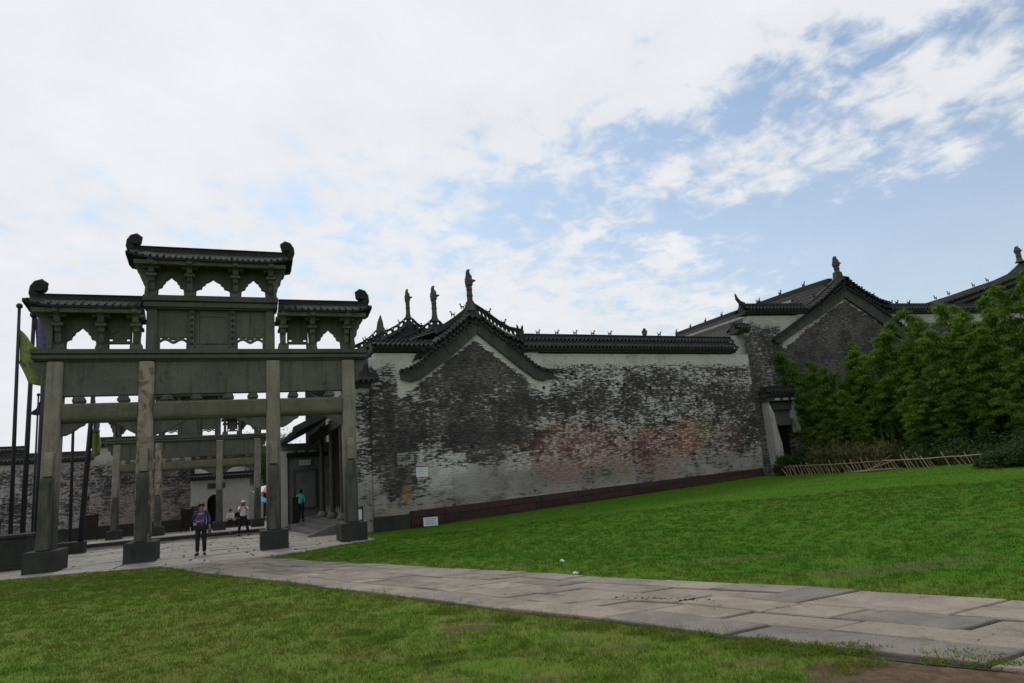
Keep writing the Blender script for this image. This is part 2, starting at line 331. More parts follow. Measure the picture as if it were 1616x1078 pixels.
def old_wall(name, blobs, white_top, dark=(.026,.024,.025), base_top=(.46,.45,.42), mold=.56, gable=None, low=2.6, courses=6.5):
    """limewash over brick: black mould in brick courses, pale patches, red wash, grey foot. Local x = along, z = up"""
    t = NT(name, .92); p = t.obj(); sx = t.n('ShaderNodeSeparateXYZ'); t.t.links.new(p, sx.inputs[0]); x, z = sx.outputs[0], sx.outputs[2]
    n1 = t.noise(t.map(p, (.30,.3,.34)), 2.2, 8, .66); n2 = t.noise(t.map(p, (.8,.8,3.4)), 1.7, 8, .68, .2)
    n3 = t.noise(t.map(p, (1.7,1.7,7.0), (5,0,3)), 2.6, 5, .6); f = t.noise(p, 26, 4, .7); vs_ = t.noise(t.map(p, (6,6,.5)), 1.2, 4, .6)
    br = t.n('ShaderNodeTexBrick'); t.t.links.new(t.map(p, (1, 1, 1), (0,0,0), (R_(90),0,0)), br.inputs['Vector'])
    br.inputs['Scale'].default_value = 1; br.inputs['Brick Width'].default_value = .34; br.inputs['Row Height'].default_value = .115; br.inputs['Mortar Size'].default_value = .012
    br.inputs['Color1'].default_value = (0,0,0,1); br.inputs['Color2'].default_value = (1,1,1,1); br.inputs['Mortar'].default_value = (.5,.5,.5,1); br.inputs['Bias'].default_value = 0
    bc = t.n('ShaderNodeSeparateColor'); t.t.links.new(br.outputs['Color'], bc.inputs[0]); brick = bc.outputs[0]
    nb_ = t.math('ADD', t.math('MULTIPLY', n1, .6), t.math('ADD', t.math('MULTIPLY', n3, .35), t.math('MULTIPLY', vs_, .12)))
    plaster = t.mix(t.ramp(nb_, .50, .72), tuple(min(.6, c*1.15) for c in base_top), tuple(c*.42 for c in base_top))
    plaster = t.mix(t.ramp(f, .48, .75, 0, .4), plaster, tuple(c*.4 for c in base_top))
    plaster = t.mix(t.ramp(z, low, low-1.4, 0, .8), plaster, t.mix(t.ramp(t.math('ADD', t.math('MULTIPLY', n1, .6), t.math('MULTIPLY', n2, .4)), .42, .60), (.27,.26,.245), (.105,.10,.095)))
    dk = t.mix(t.ramp(f, .35, .70), tuple(c*.8 for c in dark), tuple(c*2.2 for c in dark)); dk = t.mix(t.ramp(n3, .50, .36, 0, .6), dk, (.13,.125,.12)); dk = t.mix(t.ramp(t.math('ADD', t.math('MULTIPLY', n1, .7), t.math('MULTIPLY', n2, .3)), .42, .58, .85, 0), dk, t.mix(t.ramp(t.math('ADD', t.math('MULTIPLY', n3, .6), t.math('MULTIPLY', f, .4)), .44, .56), (.17,.162,.15), tuple(c*1.6 for c in dark)))
    # mould amount: local noise around zero, spread wide, plus how mouldy this stretch is
    nn = t.math('ADD', t.math('MULTIPLY', t.math('SUBTRACT', n1, .5), 1.7), t.math('MULTIPLY', t.math('SUBTRACT', n2, .5), 2.1)); nn = t.math('ADD', nn, t.math('MULTIPLY', t.math('SUBTRACT', n3, .5), 2.3))
    nn = t.math('ADD', nn, t.math('MULTIPLY', t.math('SUBTRACT', brick, .5), .22)); nn = t.math('ADD', nn, t.math('MULTIPLY', t.math('SUBTRACT', f, .5), .8)); nn = t.math('ADD', nn, t.math('MULTIPLY', t.math('SUBTRACT', vs_, .5), .5))
    m = t.math('ADD', nn, mold-.5)
    m = t.math('ADD', m, t.ramp(z, low, low-1.5, 0, -.42))
    wt = t.ramp(t.math('ADD', z, t.math('ADD', t.math('MULTIPLY', t.math('SUBTRACT', n2, .5), 1.2), t.math('MULTIPLY', t.math('SUBTRACT', n1, .5), 2.0))), white_top-.3, white_top+.3)
    if gable:
        ax, az, k, wd = gable
        ln = t.math('SUBTRACT', az, t.math('MULTIPLY', t.math('ABSOLUTE', t.math('SUBTRACT', x, ax)), k))
        dd = t.math('SUBTRACT', ln, t.math('ADD', z, t.math('MULTIPLY', t.math('SUBTRACT', n2, .5), 1.3)))      # below the trim
        ins = t.math('MULTIPLY', t.ramp(dd, .1, .4), t.ramp(t.math('ABSOLUTE', t.math('SUBTRACT', x, ax)), wd, wd-.3)); wt = t.math('MULTIPLY', wt, t.math('SUBTRACT', 1.0, ins))
        m = t.math('ADD', m, t.math('MULTIPLY', ins, t.ramp(z, low+2.2, low+3.6, 0, .30)))
    m = t.math('ADD', m, t.math('MULTIPLY', wt, -1.3))
    if gable:
        inx = t.ramp(t.math('ABSOLUTE', t.math('SUBTRACT', x, ax)), wd, wd-.25)
        bnd = t.math('MULTIPLY', t.ramp(dd, .45, .10), t.ramp(dd, -1.6, -.9)); bnd = t.math('MULTIPLY', bnd, inx)
        m = t.math('ADD', m, t.math('MULTIPLY', bnd, -1.4))
    clean = wt
    if gable: clean = t.math('MAXIMUM', clean, bnd)
    plaster = t.mix(t.math('MULTIPLY', clean, .42), plaster, t.mix(t.ramp(nb_, .48, .72), (.66,.64,.58), (.40,.385,.35)))
    red = None; tint = []
    for (bx, bz, rx, rz, kind, k) in blobs:
        dx = t.math('DIVIDE', t.math('SUBTRACT', x, bx), rx); dz = t.math('DIVIDE', t.math('SUBTRACT', z, bz), rz)
        if kind in ('black', 'white'):
            d = t.math('ADD', t.math('MULTIPLY', dx, dx), t.math('MULTIPLY', dz, dz)); q = t.ramp(d, 1.5, .3)
            m = t.math('ADD', m, t.math('MULTIPLY', q, k if kind == 'black' else -k))
        elif kind == 'block':
            d = t.math('MAXIMUM', t.math('ABSOLUTE', dx), t.math('ABSOLUTE', dz)); q = t.ramp(t.math('ADD', d, t.math('MULTIPLY', t.math('SUBTRACT', f, .5), .25)), 1.02, .95)
            tint.append((t.math('MULTIPLY', q, t.ramp(t.math('ADD', t.math('MULTIPLY', n2, .5), t.math('MULTIPLY', n3, .5)), .56, .47, .0, 1)), (.56,.57,.54), k))
        else:
            d = t.math('ADD', t.math('MULTIPLY', dx, dx), t.math('MULTIPLY', dz, dz)); d = t.math('ADD', d, t.math('ADD', t.math('MULTIPLY', t.math('SUBTRACT', n2, .5), 6.0), t.math('MULTIPLY', t.math('SUBTRACT', n1, .5), 4.0)))
            tint.append((t.math('MULTIPLY', t.ramp(d, 1.7, .1), t.ramp(t.math('ADD', t.math('MULTIPLY', n3, .6), t.math('MULTIPLY', f, .5)), .45, .57, .08, 1)), kind, k))
    c = t.mix(t.ramp(m, -.21, .18), plaster, dk)
    for q, colr, k in tint: c = t.mix(t.math('MULTIPLY', q, k), c, colr)
    c = t.mix(t.math('MULTIPLY', t.ramp(f, .5, .7), t.ramp(n3, .40, .6, .0, .5)), c, tuple(d_*1.1 for d_ in dark))
    t.col(c)
    h = t.math('ADD', t.math('MULTIPLY', t.ramp(m, -.14, .16), -.6), t.math('MULTIPLY', br.outputs['Fac'], -.35)); h = t.math('ADD', h, t.math('MULTIPLY', f, .6)); t.bump(h, .7, .02)
    return t.m

# ------------------------------------------------------------------ mesh helpers
class MB:
    def __init__(s): s.v = []; s.f = []; s.smooth = False
    def add(s, vs_, fs):
        k = len(s.v); s.v += [tuple(p) for p in vs_]; s.f += [tuple(i+k for i in f) for f in fs]; return s
    def box(s, x0, x1, y0, y1, z0, z1):
        return s.add([(x0,y0,z0),(x1,y0,z0),(x1,y1,z0),(x0,y1,z0),(x0,y0,z1),(x1,y0,z1),(x1,y1,z1),(x0,y1,z1)],
                     [(0,3,2,1),(4,5,6,7),(0,1,5,4),(1,2,6,5),(2,3,7,6),(3,0,4,7)])
    def taper(s, x, y, z0, z1, a0, b0, a1, b1):
        return s.add([(x-a0,y-b0,z0),(x+a0,y-b0,z0),(x+a0,y+b0,z0),(x-a0,y+b0,z0),(x-a1,y-b1,z1),(x+a1,y-b1,z1),(x+a1,y+b1,z1),(x-a1,y+b1,z1)],
                     [(0,3,2,1),(4,5,6,7),(0,1,5,4),(1,2,6,5),(2,3,7,6),(3,0,4,7)])
    def prism(s, poly, a, b, axis='y'):
        """poly: 2D outline. axis y: (x,z) extruded along y; axis x: (y,z) along x; axis z: (x,y) along z"""
        n = len(poly)
        ar = sum(poly[i][0]*poly[(i+1)%n][1]-poly[(i+1)%n][0]*poly[i][1] for i in range(n))
        if ar < 0: poly = poly[::-1]
        def P(p, t): return (p[0], t, p[1]) if axis == 'y' else ((t, p[0], p[1]) if axis == 'x' else (p[0], p[1], t))
        vs_ = [P(p, a) for p in poly] + [P(p, b) for p in poly]
        fs = [tuple(range(n)), tuple(range(2*n-1, n-1, -1))]
        fs += [(i, n+i, n+(i+1)%n, (i+1)%n) for i in range(n)]
        if axis != 'y': fs = [f[::-1] for f in fs]
        return s.add(vs_, fs)
    def tube(s, pts, radii, n=8, cap=True):
        pts = [Vector(p) for p in pts]
        if isinstance(radii, (int, float)): radii = [radii]*len(pts)
        rings = []; prev = None
        for i, p in enumerate(pts):
            d = (pts[min(i+1, len(pts)-1)] - pts[max(i-1, 0)]).normalized()
            ref = Vector((0,0,1)) if abs(d.z) < .95 else Vector((1,0,0))
            if prev is None: a = d.cross(ref).normalized()
            else: a = (prev - d*prev.dot(d)).normalized()
            b = d.cross(a); prev = a
            rings.append([p + (a*math.cos(2*math.pi*k/n) + b*math.sin(2*math.pi*k/n))*radii[i] for k in range(n)])
        vs_ = [q for r in rings for q in r]; fs = []
        for i in range(len(rings)-1):
            for k in range(n): fs.append((i*n+k, i*n+(k+1)%n, (i+1)*n+(k+1)%n, (i+1)*n+k))
        if cap: fs.append(tuple(range(n-1, -1, -1))); fs.append(tuple((len(rings)-1)*n+k for k in range(n)))
        return s.add(vs_, fs)
    def ball(s, c, r, n=8, m=6, sz=1.0):
        vs_ = []; fs = []
        for j in range(m+1):
            a = math.pi*j/m
            for k in range(n):
                b = 2*math.pi*k/n; vs_.append((c[0]+r*math.sin(a)*math.cos(b), c[1]+r*math.sin(a)*math.sin(b), c[2]+r*sz*math.cos(a)))
        for j in range(m):
            for k in range(n): fs.append((j*n+k, (j+1)*n+k, (j+1)*n+(k+1)%n, j*n+(k+1)%n))
        return s.add(vs_, fs)
    def mesh(s, name, mat, smooth=False):
        me = bpy.data.meshes.new(name); me.from_pydata(s.v, [], s.f); me.update()
        if mat: me.materials.append(mat)
        if smooth: me.shade_smooth()
        return me
    def build(s, name, mat, parent=None, loc=None, smooth=False, bevel=0, label=None, kind=None):
        o = bpy.data.objects.new(name, s.mesh(name, mat, smooth)); COL.objects.link(o)
        if parent: o.parent = parent
        if loc is not None: o.location = loc
        if bevel:
            b = o.modifiers.new('bevel', 'BEVEL'); b.width = bevel; b.segments = 2; b.limit_method = 'ANGLE'; b.angle_limit = R_(40)
        if label: o['label'] = label
        if kind: o['kind'] = kind
        return o
def tag(o, label, cat, group=None):
    o['label'] = label; o['category'] = cat
    if group: o['group'] = group
    return o
def thing(name, mat4, label, cat, group=None):
    o = bpy.data.objects.new(name, None); COL.objects.link(o); o.empty_display_size = .3
    o.matrix_world = mat4 if isinstance(mat4, Matrix) else Matrix.Translation(mat4)
    return tag(o, label, cat, group)
def inst(me, name, parent, m4, kind=None):
    o = bpy.data.objects.new(name, me); COL.objects.link(o); o.parent = parent; o.matrix_local = m4
    if kind: o['kind'] = kind
    return o
def copy_tree(o, parent=None):
    c = o.copy(); COL.objects.link(c)
    if parent: c.parent = parent
    for ch in list(o.children): copy_tree(ch, c)
    return c
def struct(name, mb_or_obj, mat=None):
    o = mb_or_obj.build(name, mat) if isinstance(mb_or_obj, MB) else mb_or_obj
    o['kind'] = 'structure'; return o

def tiles(mb, rows, n, r=.055, course=3, seed=0, drip=True):
    """rows: list of (left point, right point) from the top of the slope down. Round cover tiles in n columns over a sheet"""
    rd = random.Random(seed); rows = [(Vector(a), Vector(b)) for a, b in rows]
    for (a0, b0), (a1, b1) in zip(rows, rows[1:]): mb.add([a0, b0, b1, a1], [(0, 3, 2, 1)])
    K = 5
    for i in range(n):
        t = (i+.5)/n; jit = rd.uniform(-.02, .02)
        for j in range(len(rows)-1):
            p0 = rows[j][0].lerp(rows[j][1], t); p1 = rows[j+1][0].lerp(rows[j+1][1], t)
            side = (rows[j][1]-rows[j][0]).normalized(); dn = (p1-p0)
            nrm = side.cross(dn).normalized(); nrm = nrm if nrm.z > 0 else -nrm
            for c in range(course):
                q0 = p0+dn*(c/course)+nrm*(-.006); q1 = p0+dn*((c+1)/course+.04)+nrm*(.012+jit*.6)
                vs_ = []
                for q, rr in ((q0, r*.88), (q1, r)):
                    for k in range(K):
                        an = math.pi*k/(K-1); vs_.append(q+side*(math.cos(an)*rr)+nrm*(math.sin(an)*rr))
                fs = [(k, k+1, K+k+1, K+k) for k in range(K-1)]+[tuple(range(K, 2*K))]
                mb.add(vs_, fs)
        if drip:      # hanging triangular drip tile between covers
            a, b = rows[-1]; q = a.lerp(b, (i+1.0)/n if i < n-1 else t); side = (b-a).normalized(); wd = (b-a).length/n*.42
            o_ = Vector((0,0,0)); mb.add([q-side*wd, q+side*wd, q+side*wd*.5+Vector((0,0,-.09)), q-side*wd*.5+Vector((0,0,-.09))], [(0,1,2,3)])
    return mb

def pierced(mb, top, bot, cells, y0, y1):
    """strip between two polylines (x,z) cut by oval holes"""
    def samp(pl, t):
        L = [0]
        for a, b in zip(pl, pl[1:]): L.append(L[-1]+math.hypot(b[0]-a[0], b[1]-a[1]))
        d = t*L[-1]
        for i in range(len(pl)-1):
            if d <= L[i+1]+1e-9:
                k = (d-L[i])/(L[i+1]-L[i]); return (pl[i][0]+(pl[i+1][0]-pl[i][0])*k, pl[i][1]+(pl[i+1][1]-pl[i][1])*k)
        return pl[-1]
    def bl(a, b, c, d, u, v): return ((a[0]*(1-u)+b[0]*u)*(1-v)+(d[0]*(1-u)+c[0]*u)*v, (a[1]*(1-u)+b[1]*u)*(1-v)+(d[1]*(1-u)+c[1]*u)*v)
    for i in range(cells):
        a, b = samp(bot, i/cells), samp(bot, (i+1)/cells); d, c = samp(top, i/cells), samp(top, (i+1)/cells)
        N = 12; out = []; inn = []
        for k in range(N):
            an = 2*math.pi*k/N; cx, cy = math.cos(an), math.sin(an); m_ = max(abs(cx), abs(cy)); out.append(bl(a,b,c,d,.5+.5*cx/m_,.5+.5*cy/m_)); inn.append(bl(a,b,c,d,.5+.37*cx,.5+.30*cy))
        vs_ = [(p[0],y0,p[1]) for p in out]+[(p[0],y0,p[1]) for p in inn]+[(p[0],y1,p[1]) for p in out]+[(p[0],y1,p[1]) for p in inn]
        fs = []
        for k in range(N):
            j = (k+1)%N; fs += [(k,j,N+j,N+k), (2*N+k,3*N+k,3*N+j,2*N+j), (N+k,N+j,3*N+j,3*N+k), (k,2*N+k,2*N+j,j)]
        mb.add(vs_, fs)
    return mb

def beast_mb(k=1.0):
    m = MB()
    m.tube([(-.09*k,0,.13*k),(.0,0,.125*k),(.07*k,0,.15*k)], [.035*k,.04*k,.04*k], 6)
    for x in (-.08, .06):
        for y in (-.025, .025): m.box((x-.014)*k,(x+.014)*k,(y-.014)*k,(y+.014)*k,-.01,.13*k)
    m.tube([(.07*k,0,.15*k),(.085*k,0,.24*k)], [.034*k,.026*k], 6); m.ball((.10*k,0,.265*k), .042*k, 6, 4); m.box(.12*k,.165*k,-.018*k,.018*k,.24*k,.275*k)
    m.tube([(-.09*k,0,.14*k),(-.13*k,0,.2*k),(-.11*k,0,.27*k)], [.02*k,.018*k,.008*k], 5)
    return m
def finial_mb(h=1.8, k=1.0):
    m = MB(); r = .125*k
    zs = [0, .10, .16, .2, .34, .36, .48, .5, .60, .62, .72, .80, .86]
    rs = [1.9, 1.25, 1.1, 1.0, .92, 1.08, .88, 1.05, .9, 1.25, 1.4, 1.15, 1.0]
    m.tube([(0, 0, z*h) for z in zs], [r*q for q in rs], 10)
    m.tube([(0,0,.84*h),(-.03*k,0,.92*h),(-.01*k,0,.98*h),(.06*k,0,1.0*h)], [r*.95,r*.75,r*.55,r*.3], 8)
    m.tube([(.08*k,0,.74*h),(.2*k,0,.735*h),(.30*k,0,.75*h)], [r*.45,r*.55,r*.2], 6)
    m.tube([(-.08*k,0,.78*h),(-.17*k,0,.77*h)], [r*.5,r*.25], 6); m.ball((.05*k,0,.66*h), r*.9, 6, 4); m.ball((-.07*k,0,.60*h), r*.8, 6, 4)
    m.ball((.06*k,0,.83*h), r*.8, 6, 4)
    return m
# ------------------------------------------------------------------ ground
def build_ground():
    xs = np.concatenate([[-1500,-500,-200,-100], np.arange(-60, -20, 1.0), np.arange(-20, 30, .4), np.arange(30, 60, 1.0), [60,100,200,500,1500]])
    ys = np.concatenate([[-1500,-300,-60], np.arange(-12, 0, 1.0), np.arange(0, 45, .4), np.arange(45, 100, 1.0), [100,200,500,1500]])
    X, Y = np.meshgrid(xs, ys); Z = lawn_z(X, Y)
    V = np.stack([X.ravel(), Y.ravel(), Z.ravel()], 1); nx = len(xs); ny = len(ys)
    i = np.arange(ny-1)[:, None]*nx + np.arange(nx-1)[None, :]
    F = np.stack([i, i+1, i+nx+1, i+nx], -1).reshape(-1, 4)
    me = bpy.data.meshes.new('lawn'); me.from_pydata(V.tolist(), [], F.tolist()); me.materials.append(M['lawn']); me.shade_smooth()
    o = bpy.data.objects.new('lawn', me); COL.objects.link(o); o['kind'] = 'structure'
build_ground()

def sheet(poly, z, name, mat, parent=None):      # thin bedding under the slabs
    mb = MB(); mb.prism([(p[0], p[1]) for p in poly], z-.05, z, 'z'); return mb.build(name, mat, parent)
def slab_mesh(poly, ztop, rd, th=.12, joint=.021):
    """irregular flagstone: chamfered top, sides dug into the bed"""
    n = len(poly); cx = sum(p[0] for p in poly)/n; cy = sum(p[1] for p in poly)/n
    def inset(k):
        out = []
        for p in poly:
            d = Vector((p[0]-cx, p[1]-cy)); L = max(d.length, .01); out.append((p[0]-d.x/L*k*1.3-cx, p[1]-d.y/L*k*1.3-cy))
        return out
    a = inset(joint); b = inset(joint+.014); tx, ty = rd.uniform(-.009, .009), rd.uniform(-.009, .009); up = rd.uniform(-.011, .011)
    vs_ = [(x, y, -th) for x, y in a]+[(x, y, ztop((x+cx, y+cy))+up-.012+tx*x+ty*y) for x, y in a]+[(x, y, ztop((x+cx, y+cy))+up+tx*x+ty*y) for x, y in b]
    fs = [(i, (i+1)%n, n+(i+1)%n, n+i) for i in range(n)]+[(n+i, n+(i+1)%n, 2*n+(i+1)%n, 2*n+i) for i in range(n)]+[tuple(range(2*n, 3*n))]
    return vs_, fs, (cx, cy)
def area(poly): return abs(sum(poly[i][0]*poly[(i+1)%len(poly)][1]-poly[(i+1)%len(poly)][0]*poly[i][1] for i in range(len(poly))))/2
def ccw(poly):
    a = sum(poly[i][0]*poly[(i+1)%len(poly)][1]-poly[(i+1)%len(poly)][0]*poly[i][1] for i in range(len(poly)))
    return poly if a > 0 else poly[::-1]
def clip(poly, region):
    region = ccw(region)
    for i in range(len(region)):
        a, b = region[i], region[(i+1)%len(region)]; out = []
        def side(p): return (b[0]-a[0])*(p[1]-a[1])-(b[1]-a[1])*(p[0]-a[0])
        for j in range(len(poly)):
            p, q = poly[j], poly[(j+1)%len(poly)]; sp, sq = side(p), side(q)
            if sp >= 0: out.append(p)
            if sp*sq < 0: k = sp/(sp-sq); out.append((p[0]+(q[0]-p[0])*k, p[1]+(q[1]-p[1])*k))
        poly = out
        if len(poly) < 3: return []
    return poly
def merge_pts(poly):
    out = []
    for p in poly:
        if not out or math.hypot(p[0]-out[-1][0], p[1]-out[-1][1]) > .05: out.append(p)
    if len(out) > 2 and math.hypot(out[0][0]-out[-1][0], out[0][1]-out[-1][1]) < .05: out.pop()
    return out

def build_path():
    rd = random.Random(3)
    n = 60
    bedp = [tuple(path_pt(PL*i/n, -.0)) for i in range(n+1)]+[tuple(path_pt(PL*i/n, 1.0)) for i in range(n, -1, -1)]
    mb = MB()
    for i in range(n):
        q = [path_pt(PL*i/n, -.01), path_pt(PL*(i+1)/n, -.01), path_pt(PL*(i+1)/n, 1.01), path_pt(PL*i/n, 1.01)]
        mb.add([(p.x, p.y, gz1(p.x, p.y)+.003) for p in q], [(0,1,2,3)])
    bed = mb.build('path', M['bed']); bed['kind'] = 'structure'
    rows = [0, .21, .40, .62, .81, 1.0]
    used = [[0.0, 0] for _ in range(5)]
    cells = []
    for r in range(5):
        a = -.2 if r else -.2
        long_ = r == 0
        a = 0
        while a < PL:
            L = rd.uniform(1.4, 2.2) if long_ else rd.choice([.45, .6, .75, .95, 1.2, 1.6])
            cells.append([a, min(PL, a+L), rows[r], rows[r+1], r]); a += L
    # some slabs span two rows: swallow the neighbour with about the same extent
    out = []
    byrow = {r: [c for c in cells if c[4] == r] for r in range(5)}
    gone = set()
    for c in byrow[1]+byrow[3]:
        if rd.random() < .22:
            up = byrow[c[4]+1] if c[4]+1 < 5 else []
            for i, u in enumerate(up):
                if abs(u[0]-c[0]) < .5 and id(u) not in gone and i+1 < len(up) and i > 0:
                    # align neighbour to this one, then merge
                    up[i-1][1] = c[0]; up[i+1][0] = c[1]
                    if up[i-1][1]-up[i-1][0] < .35 or up[i+1][1]-up[i+1][0] < .35: up[i-1][1] = u[0]; up[i+1][0] = u[1]; break
                    gone.add(id(u)); c[3] = u[3]; break
    for c in cells:
        if id(c) in gone: continue
        a0, a1, b0, b1, r = c
        if a1-a0 < .2: continue
        j = [rd.uniform(-.05, .05) for _ in range(4)]
        if a0 <= 0: j[0] = j[3] = 0
        poly = [tuple(path_pt(a0, b0)), tuple(path_pt(a1, b0)), tuple(path_pt(a1, b1)), tuple(path_pt(a0, b1))]
        if b0 == 0:     # ragged outer edge
            e = rd.uniform(-.03, .04); d = (Vector(poly[0])-Vector(poly[3])).normalized()*e; poly[0] = tuple(Vector(poly[0])+d); poly[1] = tuple(Vector(poly[1])+d)
        if a1-a0 > .6 and rd.random() < .5:
            m0 = Vector(poly[0]).lerp(Vector(poly[1]), rd.uniform(.3, .7)); poly = [poly[0], tuple(m0+Vector((rd.uniform(-.012,.012), rd.uniform(-.012,.012)))), *poly[1:]]
        poly = ccw(poly); vs_, fs, cc = slab_mesh(poly, lambda p: gz1(*p)+.03, rd)
        me = bpy.data.meshes.new('slab'); me.from_pydata(vs_, [], fs); me.materials.append(M['slab'])
        inst(me, 'slab', bed, Matrix.Translation((cc[0], cc[1], 0)))
    # the broken slab: rubble on the path
    mb = MB(); c = ground_at(1062, 950)
    for k in range(110):
        a = rd.gauss(0, .30); b = rd.gauss(0, .06)+.25*a; p = Vector((c.x, c.y)) + ND*a + Vector((-ND.y, ND.x))*b; s = rd.uniform(.008, .032)
        mb.taper(p.x, p.y, .02, .034+s*.35, s, s*.8, s*.5, s*.45)
    mb.build('broken_stone_chips', M['bed'], bed, kind='stuff')
build_path()

def build_plaza():
    rd = random.Random(5); W_ = lambda p: tuple(GF.w(p[0], p[1]).xy)
    mb = MB(); reg = ccw(PLAZA)
    nx, ny = 14, 18
    for i in range(nx):
        for j in range(ny):
            s0, s1 = -9.5+12.6*i/nx, -9.5+12.6*(i+1)/nx; v0, v1 = -2.6+17.8*j/ny, -2.6+17.8*(j+1)/ny
            q = clip([(s0,v0),(s1,v0),(s1,v1),(s0,v1)], reg)
            if len(q) < 3: continue
            pts = [GF.w(*p) for p in q]; mb.add([(p.x, p.y, gz1(p.x, p.y)+.003) for p in pts], [tuple(range(len(q)))])
    bed = mb.build('plaza', M['bed']); bed['kind'] = 'structure'
    v = -2.6; row = 0
    while v < 15.2:
        h = rd.uniform(.62, .95); s = -9.5-rd.uniform(0, 1.2)
        while s < 3.1:
            L = rd.uniform(.9, 2.1); k = rd.uniform(-.04, .04)
            q = merge_pts(clip([(s,v),(s+L,v),(s+L+k,v+h),(s+k*0,v+h)], PLAZA))
            if len(q) > 2 and area(q) > .08:
                poly = ccw([W_(p) for p in q]); vs_, fs, cc = slab_mesh(poly, lambda p: gz1(*p)+.03, rd)
                me = bpy.data.meshes.new('slab'); me.from_pydata(vs_, [], fs); me.materials.append(M['slab_far']); inst(me, 'slab', bed, Matrix.Translation((cc[0], cc[1], 0)))
            s += L
        v += h
    # raised court beyond the kerb
    mb = MB()
    for i in range(12):
        for j in range(12):
            s0, s1 = -26+34*i/12, -26+34*(i+1)/12; v0, v1 = 15.5+22*j/12, 15.5+22*(j+1)/12
            if s1 > 2.2: s1 = min(s1, 2.2)
            if s0 >= 2.2: continue
            pts = [GF.w(*p) for p in ((s0,v0),(s1,v0),(s1,v1),(s0,v1))]; mb.add([(p.x, p.y, gz1(p.x, p.y)+.15) for p in pts], [(0,1,2,3)])
    court = mb.build('court_pavement', M['slab_far']); court['kind'] = 'structure'
    s = -9.6; kd = random.Random(8)
    while s < -1.3:
        L = kd.uniform(1.1, 1.7); p = GF.w(s+L/2, 15.35); z = gz1(p.x, p.y)
        m = MB().box(-L/2+.01, L/2-.01, -.15, .15, -.1, .25); m.build('kerb_stone', M['stone_dark'], court, bevel=.015).matrix_local = Matrix.Translation((p.x, p.y, z)) @ Matrix.Rotation(R_(22), 4, 'Z')
        s += L
    for k, (s0, s1) in enumerate(((-1.3, 2.2),)):
        for j in range(2):
            p = GF.w((s0+s1)/2, 15.22+.2*j); z = gz1(p.x, p.y)
            m = MB().box(-(s1-s0)/2, (s1-s0)/2, -.15, .25, -.1, .09+.08*j); m.build('step_stone', M['step'], court, bevel=.01).matrix_local = Matrix.Translation((p.x, p.y, z)) @ Matrix.Rotation(R_(22), 4, 'Z')
build_plaza()

# ------------------------------------------------------------------ stone memorial gate
PX = [-4.37, -1.89, 1.89, 4.37]
def add(root, mb, name, mat, **k): return mb.build(name, M[mat] if isinstance(mat, str) else mat, root, **k)
def bracket(root, x, z0, z1, wd=.17, reach=.78, both=True, name='bracket'):
    """stepped corbel standing on z0 and reaching out under the eave at z1, front and back"""
    m = MB(); H = z1-z0; prof = [(0, z0), (.20, z0), (.20, z0+.12*H), (.26, z0+.2*H), (.26, z0+.40*H), (.36, z0+.46*H), (.38, z0+.62*H), (.52, z0+.68*H), (.56, z0+.82*H), (reach, z0+.88*H), (reach, z1), (0, z1)]
    m.prism([(-p[0], p[1]) for p in prof], x-wd/2, x+wd/2, 'x')
    if both: m.prism(prof, x-wd/2, x+wd/2, 'x')
    b = add(root, m, name, 'stone_panel', bevel=.01)
    m = MB()      # cross arms of the bracket
    for f, ww in ((.62, .30), (.84, .50)):
        m.box(x-ww/2, x+ww/2, -.30-.25*f, -.20, z0+f*H-.05, z0+f*H+.05)
    if both:
        for f, ww in ((.62, .30), (.84, .50)): m.box(x-ww/2, x+ww/2, .20, .30+.25*f, z0+f*H-.05, z0+f*H+.05)
    m.build('cross_arm', M['stone_panel'], b, bevel=.008)
def cusp(x0, x1, z0, za):
    """cusped arch outline from (x0,z0) up to the apex and down to (x1,z0)"""
    xm = (x0+x1)/2; w_ = (x1-x0)/2; h = za-z0
    L = [(1, 0), (.98, .22), (.96, .42), (.80, .48), (.66, .50), (.60, .66), (.46, .72), (.40, .84), (.26, .88), (.12, .96), (0, 1.04)]
    left = [(xm-w_*a, z0+h*b) for a, b in L]; right = [(xm+w_*a, z0+h*b) for a, b in L[::-1][1:]]
    return left+right
def screen(root, x0, x1, z0, z1, arches, y=.09, name='bracket_screen', mat='stone_panel'):
    poly = [(x0, z0)]
    for (a, b, za) in arches: poly += cusp(a, b, z0, za)
    poly += [(x1, z0), (x1, z1), (x0, z1)]
    return add(root, MB().prism(poly, -y, y), name, mat, bevel=.006)
def scroll(root, x, z, sgn, k=1.0):
    """curled ridge end, rising and rolling back over the ridge"""
    pts = []; rad = []
    path = [(-.02,-.35), (.10,-.18), (.15,0), (.14,.18), (.06,.31), (-.06,.35), (-.15,.28), (-.16,.19)]
    for i, (a, b) in enumerate(path): pts.append((x+sgn*a*k, 0, z+b*k)); rad.append([.12,.16,.165,.155,.15,.16,.15,.10][i]*k)
    m = MB().tube(pts, rad, 12); m.v = [(p[0], p[1]*1.15, p[2]) for p in m.v]
    m.tube([(x-sgn*.03*k, -.19*k, z+.215*k), (x-sgn*.03*k, .19*k, z+.215*k)], .20*k, 16)
    add(root, m, 'scroll_finial', 'stone_roof', smooth=False)
